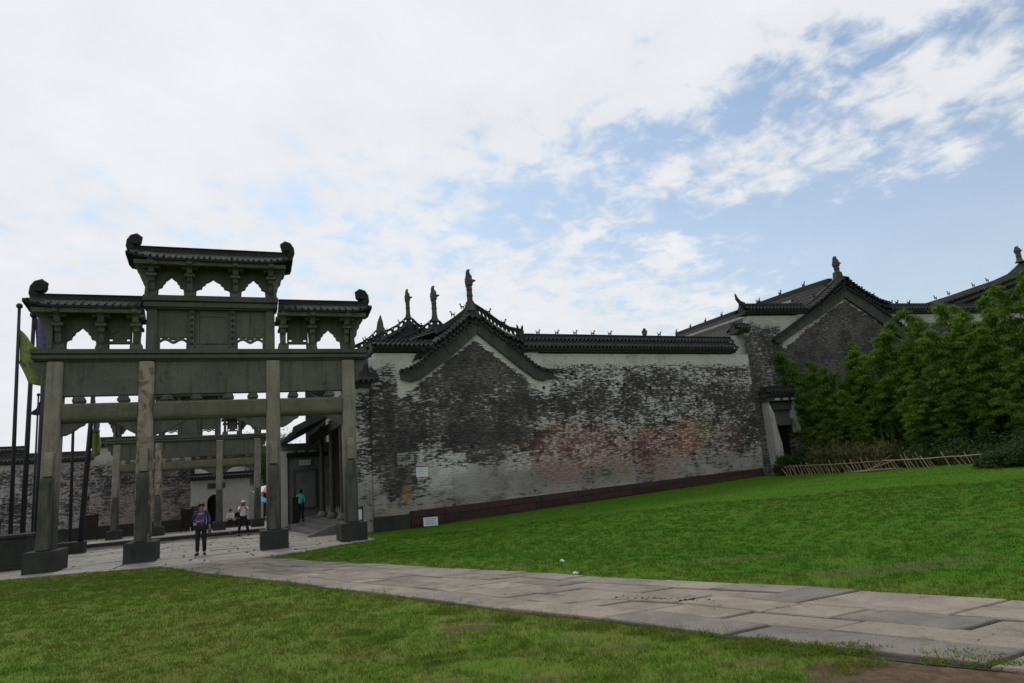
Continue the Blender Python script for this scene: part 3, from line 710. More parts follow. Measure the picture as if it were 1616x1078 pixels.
def gate_roof(root, x0, x1, ze, zr, flareL, flareR, ov=.82):
    """stone roof: two slopes of carved tile rows, ridge bar, thick eave with lifted corners"""
    def slope(sgn):
        N = 14; m = MB(); top = []; mid = []; low = []
        for i in range(N+1):
            t = i/N; x = x0+(x1-x0)*t; e = 0
            if flareL: e += max(0, 1-t*5)**2
            if flareR: e += max(0, 1-(1-t)*5)**2
            xs = x + (-.16*max(0, 1-t*5) if flareL else 0) + (.16*max(0, 1-(1-t)*5) if flareR else 0)
            top.append(Vector((x, 0, zr-.10))); mid.append(Vector((xs, sgn*ov*.5, ze+(zr-ze)*.40))); low.append(Vector((xs, sgn*(ov+.04*e), ze+.07+.17*e)))
        for i in range(N):
            rows = [(top[i], top[i+1]), (mid[i], mid[i+1]), (low[i], low[i+1])]
            if sgn > 0: rows = [(b, a) for a, b in rows]
            tiles(m, rows, max(1, round((x1-x0)/N/.15)), .036, 2, i, drip=False)
        o = add(root, m, 'roof_slope', 'stone_roof')
        e = MB()      # eave slab under the tiles, following the lifted corner
        for i in range(N):
            a, b = low[i], low[i+1]
            e.add([(a.x,a.y,a.z-.07),(b.x,b.y,b.z-.07),(b.x,b.y,b.z-.005),(a.x,a.y,a.z-.005),(a.x,sgn*.05,ze+.02),(b.x,sgn*.05,ze+.02),(b.x,0,zr-.12),(a.x,0,zr-.12)],
                  [(0,1,2,3),(0,4,5,1),(3,2,6,7)])
            if i == 0: e.add([(a.x,a.y,a.z-.10),(a.x,a.y,a.z-.005),(a.x,0,zr-.12),(a.x,0,ze+.02)], [(0,1,2,3)])
            if i == N-1: e.add([(b.x,b.y,b.z-.10),(b.x,b.y,b.z-.005),(b.x,0,zr-.12),(b.x,0,ze+.02)], [(0,1,2,3)])
        e.build('eave', M['stone_roof'], o)
    slope(-1); slope(1)
    m = MB().box(x0+.02, x1-.02, -.10, .10, zr-.16, zr-.04); m.box(x0, x1, -.13, .13, zr-.05, zr-.015)
    m.box(x0+.02, x1-.02, -.15, .15, zr-.26, zr-.16); add(root, m, 'ridge', 'stone_roof', bevel=.012)
def cornice(root, x0, x1, z0, z1, y, name='cornice'):
    h = z1-z0; m = MB().box(x0, x1, -y, y, z0+.58*h, z1); m.box(x0+.05, x1-.05, -y+.09, y-.09, z0+.46*h, z0+.58*h); m.box(x0+.02, x1-.02, -y+.03, y-.03, z0+.12*h, z0+.46*h); m.box(x0+.06, x1-.06, -y+.1, y-.1, z0, z0+.12*h)
    return add(root, m, name, 'stone_cornice', bevel=.012)
def make_gate():
    g = thing('memorial_archway', GF.m() @ Matrix.Translation((-1.95, .7, .03)), 'nearest four-pillared grey stone memorial archway, standing at the edge of the lawn', 'archway')
    for i, x in enumerate(PX):
        m = MB()
        c = .05; a, b = .22, .26; z0, z1 = .58, 6.12
        m.prism([(x-a+c,-b),(x+a-c,-b),(x+a,-b+c),(x+a,b-c),(x+a-c,b),(x-a+c,b),(x-a,b-c),(x-a,-b+c)], z0, z1, 'z')
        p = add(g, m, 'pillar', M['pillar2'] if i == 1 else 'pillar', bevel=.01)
        if i == 1: p['label'] = 'pillar with flaking rust-brown and cream patches'
        m = MB(); m.box(x-.42, x+.42, -.72, .72, -.3, .585); m.build('base_block', M['stone_dark'], p, bevel=.03)
        for sg in (-1, 1):       # supporting slabs leaning on the shaft front and back
            m = MB(); prof = [(sg*.262, .59), (sg*.58, .59), (sg*.56, 1.1), (sg*.52, 2.5), (sg*.47, 2.62), (sg*.262, 2.66)]
            m.prism(prof, x-.155, x+.155, 'x'); m.build('buttress_stone', M['buttress'], p, bevel=.03)
            m = MB(); prof = [(sg*.262, 2.67), (sg*.42, 2.67), (sg*.40, 3.2), (sg*.34, 3.36), (sg*.262, 3.4)]
            m.prism(prof, x-.12, x+.12, 'x'); m.build('upper_buttress_stone', M['pillar'], p, bevel=.02)
    bays = [(PX[0]+.22, PX[1]-.22), (PX[1]+.22, PX[2]-.22), (PX[2]+.22, PX[3]-.22)]
    for bi, (a, b) in enumerate(bays):
        # lower beam with a rounded belly
        prof = []
        for k in range(9):
            an = math.pi+math.pi*k/8; prof.append((.25*math.cos(an), 4.43+.20*math.sin(an)))
        prof += [(.25, 4.76), (.20, 4.83), (-.20, 4.83), (-.25, 4.76)]
        add(g, MB().prism(prof, a, b, 'x'), 'lower_beam', 'stone_beam', bevel=.012)
        for sx, x in ((1, a), (-1, b)):      # curved knee braces under the beam
            L = .62 if bi != 1 else .95; H = .36 if bi != 1 else .42
            pl = [(x, 4.24), (x+sx*L, 4.24), (x+sx*L*.93, 4.17), (x+sx*L*.74, 4.12), (x+sx*L*.6, 4.24-H*.55), (x+sx*L*.34, 4.24-H*.85), (x+sx*.1, 4.24-H), (x, 4.24-H)]
            add(g, MB().prism(pl, -.10, .10), 'knee_brace', 'stone_panel', bevel=.012)
        add(g, MB().box(a, b, -.15, .15, 5.07, 6.16), 'inscription_panel', 'stone_panel', bevel=.01)
        add(g, MB().box(a, b, -.19, .19, 6.12, 6.17), 'panel_moulding', 'stone_cornice')
        xs = [a+.42, b-.42] if bi != 1 else [-1.30, -.46, .50, 1.25]
        for x in xs:
            m = MB().taper(x, 0, 4.83, 4.88, .11, .12, .15, .16); m.taper(x, 0, 4.88, 4.98, .17, .17, .17, .17); m.taper(x, 0, 4.98, 5.07, .16, .16, .11, .12); add(g, m, 'bearing_block', 'stone_panel', bevel=.025)
    cornice(g, -5.02, 5.02, 6.16, 6.50, .33)
    for sx, x in ((-1, PX[0]-.22), (1, PX[3]+.22)):     # carved ear pieces outside the end pillars
        pl = [(x, 6.15), (x+sx*.52, 6.15), (x+sx*.48, 6.0), (x+sx*.34, 5.95), (x+sx*.30, 5.75), (x+sx*.16, 5.68), (x+sx*.13, 5.45), (x, 5.38)]
        add(g, MB().prism(pl, -.09, .09), 'ear_bracket', 'stone_panel', bevel=.01)
    # side bays: brackets, screens, roofs
    for sx in (-1, 1):
        X = lambda v: sx*v
        for x in (4.33, 3.17, 2.22): 
            bracket(g, X(x), 6.50, 7.72); 
            add(g, MB().taper(X(x), 0, 6.49, 6.72, .19, .22, .14, .2), 'bracket_foot', 'stone_panel', bevel=.01)
        def scr(a, b, *r, **k):
            lo, hi = (a, b) if sx > 0 else (-b, -a); return screen(g, lo, hi, *r, **k)
        arch = (3.33, 4.16) if sx > 0 else (-4.16, -3.33)
        scr(3.10, 4.40, 6.51, 7.85, [(arch[0], arch[1], 7.2)])
        # eyed panel between inner brackets, with small openings
        lo, hi = (2.36, 3.04) if sx > 0 else (-3.04, -2.36)
        m = MB().box(lo, hi, -.08, .08, 6.88, 7.85); m.box(lo, hi, -.09, .09, 6.72, 6.80); m.box(lo+.15, hi-.15, -.08, .08, 6.80, 6.88)
        m.box(lo, lo+.05, -.08, .08, 6.5, 6.95); m.box(hi-.05, hi, -.08, .08, 6.5, 6.95); add(g, m, 'pierced_panel', 'stone_panel', bevel=.006)
        # flaring outer corner corbel
        pl = [(X(4.46), 6.50), (X(4.60), 6.50), (X(4.62), 6.68), (X(4.60), 6.86), (X(4.68), 6.98), (X(4.70), 7.16), (X(4.78), 7.26), (X(4.80), 7.42), (X(4.90), 7.50), (X(4.96), 7.74), (X(4.46), 7.85)]
        add(g, MB().prism(pl, -.34, .34), 'corner_corbel', 'stone_panel', bevel=.01)
        add(g, MB().box(*( (2.05, 4.97) if sx > 0 else (-4.97, -2.05)), -.74, -.60, 7.56, 7.70), 'eave_purlin', 'stone_panel', bevel=.01)
        add(g, MB().box(*( (2.05, 4.97) if sx > 0 else (-4.97, -2.05)), -.26, .26, 7.70, 7.86), 'wall_plate', 'stone_panel', bevel=.01)
        if sx > 0: gate_roof(g, 2.08, 5.0, 7.70, 8.31, False, True)
        else: gate_roof(g, -5.0, -2.08, 7.70, 8.31, True, False)
        scroll(g, X(4.95), 8.34, sx, .88)
    # attic of the middle bay
    for x in (-1.80, 1.80): add(g, MB().taper(x, 0, 6.50, 7.84, .15, .2, .15, .2), 'attic_post', 'stone_panel', bevel=.012)
    for x in (-.62, .62):
        add(g, MB().box(x-.075, x+.075, -.17, .17, 6.50, 7.84), 'attic_post', 'stone_panel', bevel=.012)
        for k in range(6): add(g, MB().ball((x, -.175, 6.7+.2*k), .05, 6, 4), 'carved_bead', 'stone_dark')
    add(g, MB().box(-.545, .545, -.10, .10, 6.50, 7.84), 'centre_plaque', 'stone_panel', bevel=.01)
    fr = MB().box(-.40, .40, -.13, -.10, 6.70, 6.76); fr.box(-.40, .40, -.13, -.10, 7.62, 7.68); fr.box(-.46, -.40, -.13, -.10, 6.70, 7.68); fr.box(.40, .46, -.13, -.10, 6.70, 7.68); add(g, fr, 'plaque_frame', 'stone_panel', bevel=.008)
    for x0, x1 in ((-1.65, -.695), (.695, 1.65)):
        add(g, MB().box(x0, x1, -.08, .08, 6.93, 7.84), 'attic_panel', 'stone_panel', bevel=.008)
        m = MB(); N = 26; xa, xb = x0+.0, x1-.0; ph = 2*math.pi*3
        pts = [(xa+(xb-xa)*i/N, 6.83+.055*math.cos(2*math.pi*2*i/N+math.pi)) for i in range(N+1)]
        m.prism([(x, z+.038) for x, z in pts]+[(x, z-.038) for x, z in pts[::-1]], -.07, .07)
        m.box((x0+x1)/2-.13, (x0+x1)/2+.13, -.07, .07, 6.86, 6.94); m.box(x0, x0+.09, -.08, .08, 6.5, 6.93); m.box(x1-.09, x1, -.08, .08, 6.5, 6.93)
        add(g, m, 'wave_lattice', 'stone_panel')
    cornice(g, -2.06, 2.06, 7.84, 8.28, .36, 'attic_cornice')
    for x in (-1.82, -.70, .70, 1.82):
        bracket(g, x, 8.28, 9.36); add(g, MB().taper(x, 0, 8.275, 8.46, .19, .22, .14, .2), 'bracket_foot', 'stone_panel', bevel=.01)
    screen(g, -1.9, 1.9, 8.29, 9.5, [(-1.66, -.88, 8.95), (-.53, .53, 8.92), (.88, 1.66, 8.95)])
    for sx in (-1, 1):
        X = lambda v: sx*v
        pl = [(X(1.9), 8.285), (X(2.02), 8.285), (X(2.0), 8.55), (X(2.06), 8.66), (X(2.08), 8.82), (X(2.16), 8.90), (X(2.20), 9.10), (X(2.28), 9.16), (X(2.33), 9.38), (X(1.9), 9.5)]
        add(g, MB().prism(pl, -.34, .34), 'corner_corbel', 'stone_panel', bevel=.01)
    add(g, MB().box(-2.3, 2.3, -.74, -.60, 9.20, 9.34), 'eave_purlin', 'stone_panel', bevel=.01)
    add(g, MB().box(-2.3, 2.3, -.26, .26, 9.34, 9.5), 'wall_plate', 'stone_panel', bevel=.01)
    gate_roof(g, -2.36, 2.36, 9.33, 10.02, True, True)
    for sx in (-1, 1): scroll(g, sx*2.38, 10.03, sx, .84)
    return g
gate = make_gate()
gate2 = copy_tree(gate)
p = GF.w(0, 24); uu = WF.u
c_ = Vector((p.x, p.y)) + uu*(-4.05)
gate2.matrix_world = Matrix.Translation((c_.x, c_.y, gz1(c_.x, c_.y)+.13)) @ Matrix.Rotation(R_(24), 4, 'Z') @ Matrix.Scale(.905, 4)
gate2['label'] = 'farther stone memorial archway seen through the first one, on the raised court'
# ------------------------------------------------------------------ first hall: long side wall with its gable
def wcol(mb, name, mat, parent, **k): return mb.build(name, M[mat] if isinstance(mat, str) else mat, parent, **k)
def coping(parent, s0, s1, ze, zr, seed=0, y0=0.0, thick=.5, name='coping', flare=False, tile='tile', bar=True):
    """two tiers of tiles over a corbelled fascia, with a brick ridge bar"""
    L = s1-s0; n = max(2, round(L/.21)); H = zr-ze; m = MB(); root = None
    c = MB().box(s0, s1, y0-.10, y0+thick+.10, ze-.20, ze-.10); c.box(s0, s1, y0-.24, y0+thick+.24, ze-.11, ze-.02)
    root = wcol(c, name, 'trim', parent)
    yc = y0+thick/2
    tiles(m, [(Vector((s0, yc-.22, ze+.52*H)), Vector((s1, yc-.22, ze+.52*H))), (Vector((s0, y0-.36, ze+.04)), Vector((s1, y0-.36, ze+.04)))], n, .055, 2, seed)
    tiles(m, [(Vector((s0, yc-.04, zr-.14)), Vector((s1, yc-.04, zr-.14))), (Vector((s0, y0-.12, ze+.60*H)), Vector((s1, y0-.12, ze+.60*H)))], n, .055, 2, seed+1)
    tiles(m, [(Vector((s1, yc+.04, zr-.14)), Vector((s0, yc+.04, zr-.14))), (Vector((s1, y0+thick+.36, ze+.04)), Vector((s0, y0+thick+.36, ze+.04)))], n, .055, 3, seed+2)
    m.box(s0, s1, yc-.25, yc+.25, ze, ze+.5*H); t = wcol(m, 'tile_courses', tile, root, kind='stuff')
    if bar:
        b = MB().box(s0, s1, yc-.11, yc+.11, zr-.22, zr-.03); b.box(s0, s1, yc-.14, yc+.14, zr-.04, zr); wcol(b, 'ridge', 'ridge', root)
    return root
beast_me = beast_mb(.85).mesh('ridge_beast', M['ridge'])
fin_me = finial_mb(1.8).mesh('finial', M['finial'])
def rake(parent, pts, up=.22, out=.30, seed=0, mat='tile', name='rake_tiles', y=.0, course=1):
    m = MB()
    for i, (a, b) in enumerate(zip(pts, pts[1:])):
        L = math.hypot(b[0]-a[0], b[1]-a[1]); n = max(1, round(L/.2))
        A, B = Vector((a[0], y+.06, a[1]+up)), Vector((b[0], y+.06, b[1]+up)); C, D_ = Vector((a[0], y-out, a[1])), Vector((b[0], y-out, b[1]))
        if b[0] < a[0]: A, B, C, D_ = B, A, D_, C
        tiles(m, [(A, B), (C, D_)], n, .05, course, seed+i)
        m.add([C, D_, (D_[0], y, D_[2]-.06), (C[0], y, C[2]-.06)], [(0,1,2,3)])
    return wcol(m, name, mat, parent, kind='stuff')
def trim_band(parent, outer, inner, y0=-.10, y1=.0, mat='trim', seg=None):
    """inverted V of grey brick slabs between two polylines of equal length, each slab a piece"""
    holder = None
    for i in range(len(outer)-1):
        a, b, c, d = [Vector((*p, 0)) for p in (outer[i], outer[i+1], inner[i+1], inner[i])]
        L = (b-a).length; n = max(1, round(L/.75))
        for k in range(n):
            t0, t1 = k/n+.004, (k+1)/n-.004
            P = [a.lerp(b, t0), a.lerp(b, t1), d.lerp(c, t1), d.lerp(c, t0)]
            m = MB().prism([(p.x, p.y) for p in P], y0-random.uniform(0, .012), y1)
            if holder is None: holder = wcol(m, 'gable_trim', mat, parent, bevel=.008)
            else: wcol(m, 'trim_slab', mat, holder, bevel=.008)
    return holder
hall = thing('ancestral_hall', WF.m(), 'long hall with mottled, mould-blackened lime wall and three tall finials, beside the archway', 'hall')
A0 = lambda x, y: WF.at(x, y, 0)
ow = old_wall('limewashed_long_wall', [
    (4.5, 5.0, 2.6, 1.9, 'black', .22), (4.4, 6.7, 1.3, 1.2, 'black', .42), (3.0, 3.7, 2.4, 1.3, 'black', .16), (.7, 3.6, 1.0, 2.3, 'black', .34), (1.0, 2.0, 1.1, 1.3, 'black', .30), (4.6, 3.2, 1.6, .8, 'black', .25), (1.0, 1.9, .5, .7, 'black', .2), (6.9, 4.2, 1.7, 1.3, 'black', .18), (12.5, 5.2, 5.5, 1.0, 'black', .15), (18.8, 3.8, 1.6, 2.2, 'black', .16),
    (9.6, 4.4, 1.9, .9, 'white', .03), (2.6, 3.1, 1.6, .5, 'white', .15), (7.9, 5.3, 1.0, .6, 'white', .22), (1.6, 2.9, .35, .5, 'white', .3), (5.0, 1.6, 2.6, .9, 'white', .2), (2.0, 2.35, .8, .45, 'white', .15), (7.4, 3.9, .5, .35, 'white', .35), (4.7, 6.6, .45, .3, 'white', .1),
    (3.15, 2.45, .62, .42, 'block', .9), (2.35, 1.75, .75, .35, 'block', .45), (6.15, 2.35, .60, .40, 'block', .8), (1.15, 2.7, .35, .3, 'block', .45),
    (9.2, 2.5, 2.9, 1.3, (.24,.09,.07), .6), (13.3, 2.2, 1.6, 1.3, (.20,.07,.06), .6), (15.4, 2.9, 1.0, .95, (.32,.10,.045), .65), (12.9, 3.2, .45, .4, (.22,.075,.05), .7), (17.8, 2.7, 1.0, .9, (.12,.06,.052), .6), (7.9, 1.7, 1.3, .5, (.17,.10,.09), .5),
    (1.15, 1.3, .22, .55, (.24,.16,.06), .9), (16.4, 3.2, .7, .9, (.16,.16,.085), .5), (10.8, 1.6, 1.2, .5, (.13,.14,.10), .5), (.6, .8, .5, .3, (.30,.25,.20), .6), (5.4, 2.0, 1.3, .8, (.19,.175,.165), .55)],
    6.75, mold=.59, gable=(4.45, 8.05, .72, 3.6), low=2.9)
m = MB().prism([(.0, -.4), (19.9, -.4), (19.9, 7.15), (7.6, 7.15), (7.2, 7.6), (4.5, 9.0), (2.4, 7.6), (2.0, 7.15), (.0, 7.15)], 0, .5)
wall1 = wcol(m, 'side_wall', ow, hall)
# corner pier of the front
wcol(MB().box(-.22, .30, -.09, .55, -.4, 6.95), 'corner_pier', ow, hall, bevel=.02)
# put-log holes, the dark of each painted as a small black box
for (x, y) in ((974,606),(1026,612),(982,635),(1058,631),(1121,629),(1099,629),(1066,688),(987,691),(1133,654),(1050,660),(858,612),(902,590),(745,705),(985,607)):
    s, z = A0(x, y); wcol(MB().box(s-.055, s+.055, -.035, .02, z-.06, z+.06), 'hole_patch', 'dark', wall1)
# plinth of red sandstone blocks, three courses deep where the ground falls
pd = random.Random(2)
pl = None
for r in range(3):
    s = 1.25
    while s < 19.6:
        L = min(pd.uniform(1.1, 1.9), 19.75-s); t = (s-1.25)/18.5; zt = .66+.56*t; zb = -.22+.8*t; h = (zt-zb)/3
        t2 = (s+L-1.25)/18.5; zt2 = .66+.56*t2; zb2 = -.22+.8*t2; h2 = (zt2-zb2)/3
        q = [(s+.008, zb+h*r+.006), (s+L-.008, zb2+h2*r+.006), (s+L-.008, zb2+h2*(r+1)-.006), (s+.008, zb+h*(r+1)-.006)]
        mm = MB().prism(q, -.085-pd.uniform(0, .02), .0)
        if pl is None: pl = wcol(MB().prism([(1.2,-.5),(19.8,.3),(19.8,1.2),(1.2,.64)], -.06, 0), 'plinth', 'bed', hall)
        wcol(mm, 'plinth_stone', 'plinth', pl, bevel=.012); s += L
wcol(MB().box(-.25, 1.2, -.12, 0, -.5, .55), 'plinth_end', 'stone_dark', hall, bevel=.02)
# gable trim
outer = [A0(*p) for p in ((630,587),(645,583),(668,570.5),(697,547),(752,505),(798,539),(819.5,558),(845,579),(858,584.5),(873,586))]
inner = [A0(*p) for p in ((632,599),(647,604),(685,583),(718,560),(752,527),(803,568),(822,583),(843,598),(857,602),(872,595))]
inner[1] = A0(648, 603.5); inner[2] = A0(663, 599.5); inner[3] = A0(712, 563)
trim_band(hall, outer, inner, -.13, .01)
rake(hall, outer, .10, .24, 5)
# gable parapet above the trim, tiled, with pierced ridge
mass = [A0(*p) for p in ((668,566),(697,543),(740,500),(752,492),(766,500),(800,528),(826,540),(826,556),(798,536),(752,502),(697,545))]
mtop = [A0(*p) for p in ((660,548),(703,520),(735,492),(745,486),(757,494),(775,508),(800,524),(826,532))]
poly = [A0(645,556)]+mtop+[A0(832,552)]+[outer[6], outer[5], outer[4], outer[3], outer[2]]
wcol(MB().prism([(p[0], p[1]) for p in [A0(650,572)]+[(a, b-.12) for a, b in mtop]+[A0(832,545), A0(832,556)]+[outer[6], outer[5], outer[4], outer[3]]], -.05, .48), 'gable_parapet', 'ridge', hall)
for k, off in enumerate((-.24, -.50)):
    rake(hall, [(a, b+off) for a, b in [mtop[0]]+mtop[1:3]+[mtop[4], mtop[5], mtop[6], mtop[7]]], .16, .26-.05*k, 20+k*9)
def pridge(parent, top, bot, n, y0=.12, y1=.30, name='pierced_ridge'):
    m = pierced(MB(), top, bot, n, y0, y1)
    o = wcol(m, name, 'ridge', parent)
    b = MB(); 
    for (p, q) in zip(top, top[1:]): b.prism([(p[0], p[1]-.0), (q[0], q[1]-.0), (q[0], q[1]+.07), (p[0], p[1]+.07)], y0-.04, y1+.04)
    wcol(b, 'ridge_cap', 'tile', o); return o
def beasts(parent, pts, y, k=1.0, flip=False):
    for (s, z) in pts:
        m4 = Matrix.Translation((s, y, z)) @ Matrix.Scale(k, 4)
        if flip: m4 = m4 @ Matrix.Rotation(math.pi, 4, 'Z')
        inst(beast_me, 'ridge_beast', parent, m4)
top = [A0(*p) for p in ((750,480),(763,488),(778,499),(792,509),(806,517),(826,521))]; bot = [A0(*p) for p in ((750,493),(763,500),(778,511),(792,521),(806,528),(826,531))]
pridge(hall, top, bot, 12)
ltop = [A0(*p) for p in ((741,480),(732,488),(718,499),(703,509),(690,516))]; lbot = [(a, b-.28) for a, b in ltop]
m = MB(); m.prism(ltop+lbot[::-1], .12, .30); wcol(m, 'solid_ridge', 'ridge', hall)
beasts(hall, [A0(774,494), A0(798,511)], .21, 1.1); beasts(hall, [A0(717,498), A0(732,486)], .21, 1.0, True)
s, z = A0(824, 522); mm = MB(); mm.box(s-.11, s+.11, .06, .36, z-.3, z+.05); mm.tube([(s-.08,.21,z),(s-.12,.21,z+.2),(s-.16,.21,z+.33)], [.06,.05,.03], 6); mm.tube([(s+.06,.21,z),(s+.1,.21,z+.18),(s+.13,.21,z+.30)], [.07,.06,.03], 6); wcol(mm, 'ridge_end_ornament', 'ridge', hall)
s, z = A0(745, 486); f = inst(fin_me, 'finial', hall, Matrix.Translation((s, .21, z-.1)) @ Matrix.Scale(1.08, 4))
fl = MB().prism([(s-.5, z-.38), (s-.30, z-.10), (s-.16, z+.35), (s+.14, z+.35), (s+.26, z-.08), (s+.42, z-.34)], .10, .32); wcol(fl, 'finial_foot', 'finial', hall)
# coping of the long stretch and of the left shoulder
coping(hall, 6.75, 19.05, 7.42, 8.12, 3)
coping(hall, -.1, 2.55, 7.42, 7.85, 30, bar=False)
plantless = []
for x in (853, 883, 912, 940, 967, 1045): plantless.append((A0(x, 527)[0], 8.11))
beasts(hall, plantless, .25, 1.0)
s = A0(1022, 527)[0]; mm = MB(); mm.ball((s,.25,8.24),.13,7,5); mm.ball((s-.09,.25,8.33),.08,6,4); mm.ball((s+.08,.25,8.34),.09,6,4); mm.ball((s,.25,8.44),.09,6,4); wcol(mm, 'carved_ornament', 'finial', hall)
# roofs and gables further back along the hall
def back_gable(v, zp, sp=4.5, wl=4.4, wr=4.0, drop=2.0, fin=True, k=1.0, holes='l', floor=4.0):
    prof = lambda t: zp-drop*(t**.86) if t > 0 else zp
    L = [(sp-wl*t, prof(t)+ (.22*max(0,.18-t)/.18)) for t in (1,.8,.6,.42,.28,.16,.07,0)]; Rr = [(sp+wr*t, prof(t)+(.22*max(0,.18-t)/.18)) for t in (.07,.16,.28,.42,.6,.8,1)]
    body = [(p[0], p[1]-.30) for p in L+Rr]
    wcol(MB().prism([(L[0][0], floor)]+body+[(Rr[-1][0], floor)], v, v+.4), 'gable_wall', 'ridge', hall)
    rake(hall, [(p[0], p[1]-.42) for p in L[:-1]], .16, .28, 3, y=v); rake(hall, [(p[0], p[1]-.42) for p in Rr], .16, .28, 4, y=v)
    for side in (L, Rr):
        tp = side; bt = [(p[0], p[1]-.30) for p in side]
        n = max(4, round(sum(math.hypot(b[0]-a[0], b[1]-a[1]) for a, b in zip(tp, tp[1:]))/.42)); pridge(hall, tp, bt, n, v+.1, v+.28)
    beasts(hall, [L[1], L[3], L[5]], v+.2, 1.0, True); beasts(hall, [Rr[2], Rr[4]], v+.2, 1.0)
    if fin: inst(fin_me, 'finial', hall, Matrix.Translation((sp, v+.2, zp-.05)) @ Matrix.Scale(k, 4))
back_gable(5.5, 10.0, 4.5, 4.1, 3.2, 1.9, True, 1.08)
back_gable(10.5, 11.35, 4.45, 3.3, 3.2, 1.75, True, 1.02)
back_gable(15.5, 11.6, 3.7, 4.6, 3.0, 2.6, False)
pm = MB().tube([(3.55,14,10.7),(3.5,14,11.3),(3.52,14,11.9),(3.55,14,12.35)], [.22,.27,.18,.03], 8); wcol(pm, 'ridge_urn', 'finial', hall)
def hall_roof(v0, v1, zp, ze_l, ze_r, seed, sl=.1, sr=9.0, sp=4.5):
    m = MB(); n = round((v1-v0)/.24)
    def S(t, side): 
        e = ze_l if side < 0 else ze_r; x = sl if side < 0 else sr
        return (sp+(x-sp)*t, zp-(zp-e)*(t**.82))
    for side in (-1, 1):
        rows = []
        for t in (0, .3, .62, 1):
            x, z = S(t, side); a, b = Vector((x, v0, z)), Vector((x, v1, z)); rows.append((a, b) if side > 0 else (b, a))
        tiles(m, rows, n, .06, 4, seed)
    wcol(m, 'roof', 'tile', hall, kind='stuff')
    wcol(MB().box(sp-.12, sp+.12, v0, v1, zp-.1, zp+.22), 'main_ridge', 'ridge', hall)
hall_roof(.5, 5.5, 8.9, 7.35, 7.3, 1); hall_roof(5.9, 10.5, 9.6, 8.0, 7.9, 2); hall_roof(10.9, 15.5, 10.6, 9.0, 8.6, 3)
wcol(MB().box(.25, .60, .5, 16, -.4, 7.3), 'front_wall', 'white', hall)
# low shoulder left of the corner
sh = wcol(MB().box(-.95, -.22, .02, .5, -.4, 5.85), 'shoulder_wall', ow, hall)
m = MB(); tiles(m, [(Vector((-.65,.35,6.95)), Vector((.12,.35,6.95))), (Vector((-.85,.0,6.3)), Vector((.12,.0,6.3))), (Vector((-1.0,-.38,5.98)), Vector((.12,-.38,5.98)))], 5, .06, 3, 8)
m.prism([(.0,5.9),(.35,6.9),(.7,5.9)], -.95, .1, 'x'); wcol(m, 'shoulder_roof', 'tile', hall, kind='stuff')
wcol(MB().box(-.98, -.2, -.2, .5, 5.72, 5.93), 'shoulder_fascia', 'trim', hall)
# entrance platform, steps, portico
wcol(MB().box(-1.25, .3, .8, 12, -.4, .46), 'platform', 'step', hall, bevel=.02)
for k in range(3):
    wcol(MB().box(-2.35+.38*k, -1.25, 1.1, 10.6, -.3, .15*(k+1)-.01), 'step', 'step', hall, bevel=.015)
for v in (.82, 10.65):
    wcol(MB().prism([(-2.65,-.3),(-1.2,-.3),(-1.2,.47),(-1.32,.47),(-2.65,.03)], v, v+.27), 'step_cheek', 'step', hall, bevel=.012)
for i, (s, v) in enumerate(((-1.05, 2.2), (-1.05, 5.0), (-1.08, 7.9))):
    c = wcol(MB().tube([(s,v,.72),(s,v,2.4),(s,v,4.9)], [.115,.11,.10], 12), 'column', 'wood_grey', hall)
    mm = MB().tube([(s,v,.44),(s,v,.52),(s,v,.60),(s,v,.68),(s,v,.74)], [.22,.27,.27,.21,.17], 12); wcol(mm, 'column_base', 'step', c)
wcol(MB().box(.05, .25, .6, 12, .46, 5.6), 'dark_front', 'dark', hall)  # front coloured near-black for the dark interior behind the columns
for v in (3.0, 4.6, 6.2, 7.8, 9.4): wcol(MB().box(-.02, .05, v, v+1.35, .7, 4.1), 'door_leaf', 'wood', hall, bevel=.01)
wcol(MB().box(-.35, -.1, 2.0, 11.0, .46, .72), 'threshold', 'step', hall, bevel=.01)
for v in np.arange(2.4, 11, .55): wcol(MB().tube([(-.5,v,.5),(-.5,v,.78),(-.5,v,.95)], [.03,.025,.01], 5), 'railing_spike', 'white', hall)
wcol(MB().box(-1.2, -.95, .5, 12, 4.35, 4.75), 'lintel', 'wood', hall, bevel=.01)
# far end wall of the portico, facing the lawn
ew = wcol(MB().box(-2.75, .2, 12.0, 12.4, -.4, 4.4), 'end_wall', 'screen_panel', hall)
wcol(MB().box(-2.85, -2.35, 11.86, 12.45, -.4, 4.0), 'end_pier', 'white_clean', hall, bevel=.015)
wcol(MB().box(-1.95, -.9, 11.93, 12.0, .95, 2.85), 'stone_panel', M['screen_panel'], ew, bevel=.01)
fr = MB().box(-2.05,-.8,11.9,12.0,2.85,2.97); fr.box(-2.05,-.8,11.9,12.0,.83,.95); fr.box(-2.05,-1.95,11.9,12.0,.95,2.85); fr.box(-.9,-.8,11.9,12.0,.95,2.85); wcol(fr, 'panel_frame', 'wood_grey', ew, bevel=.008)
wcol(MB().box(-1.75, -1.12, 11.80, 11.86, 3.18, 3.48), 'name_board', 'white_clean', hall, bevel=.008)
for s in (-2.2, -1.62, -1.0): wcol(MB().box(s-.18, s+.18, 11.85, 12.0, 3.90, 4.0), 'beam_end', 'white_clean', ew)
wcol(MB().box(-2.4, -.2, 11.8, 12.0, 3.62, 3.84), 'cross_beam', 'wood', hall)
m = MB(); tiles(m, [(Vector((.3,4.4,6.25)), Vector((.3,13,6.25))), (Vector((-1.1,4.4,5.25)), Vector((-1.1,13,5.25))), (Vector((-2.7,4.4,4.45)), Vector((-2.7,13,4.45)))][::1], 36, .06, 5, 12)
pr = wcol(m, 'portico_roof', 'tile', hall, kind='stuff')
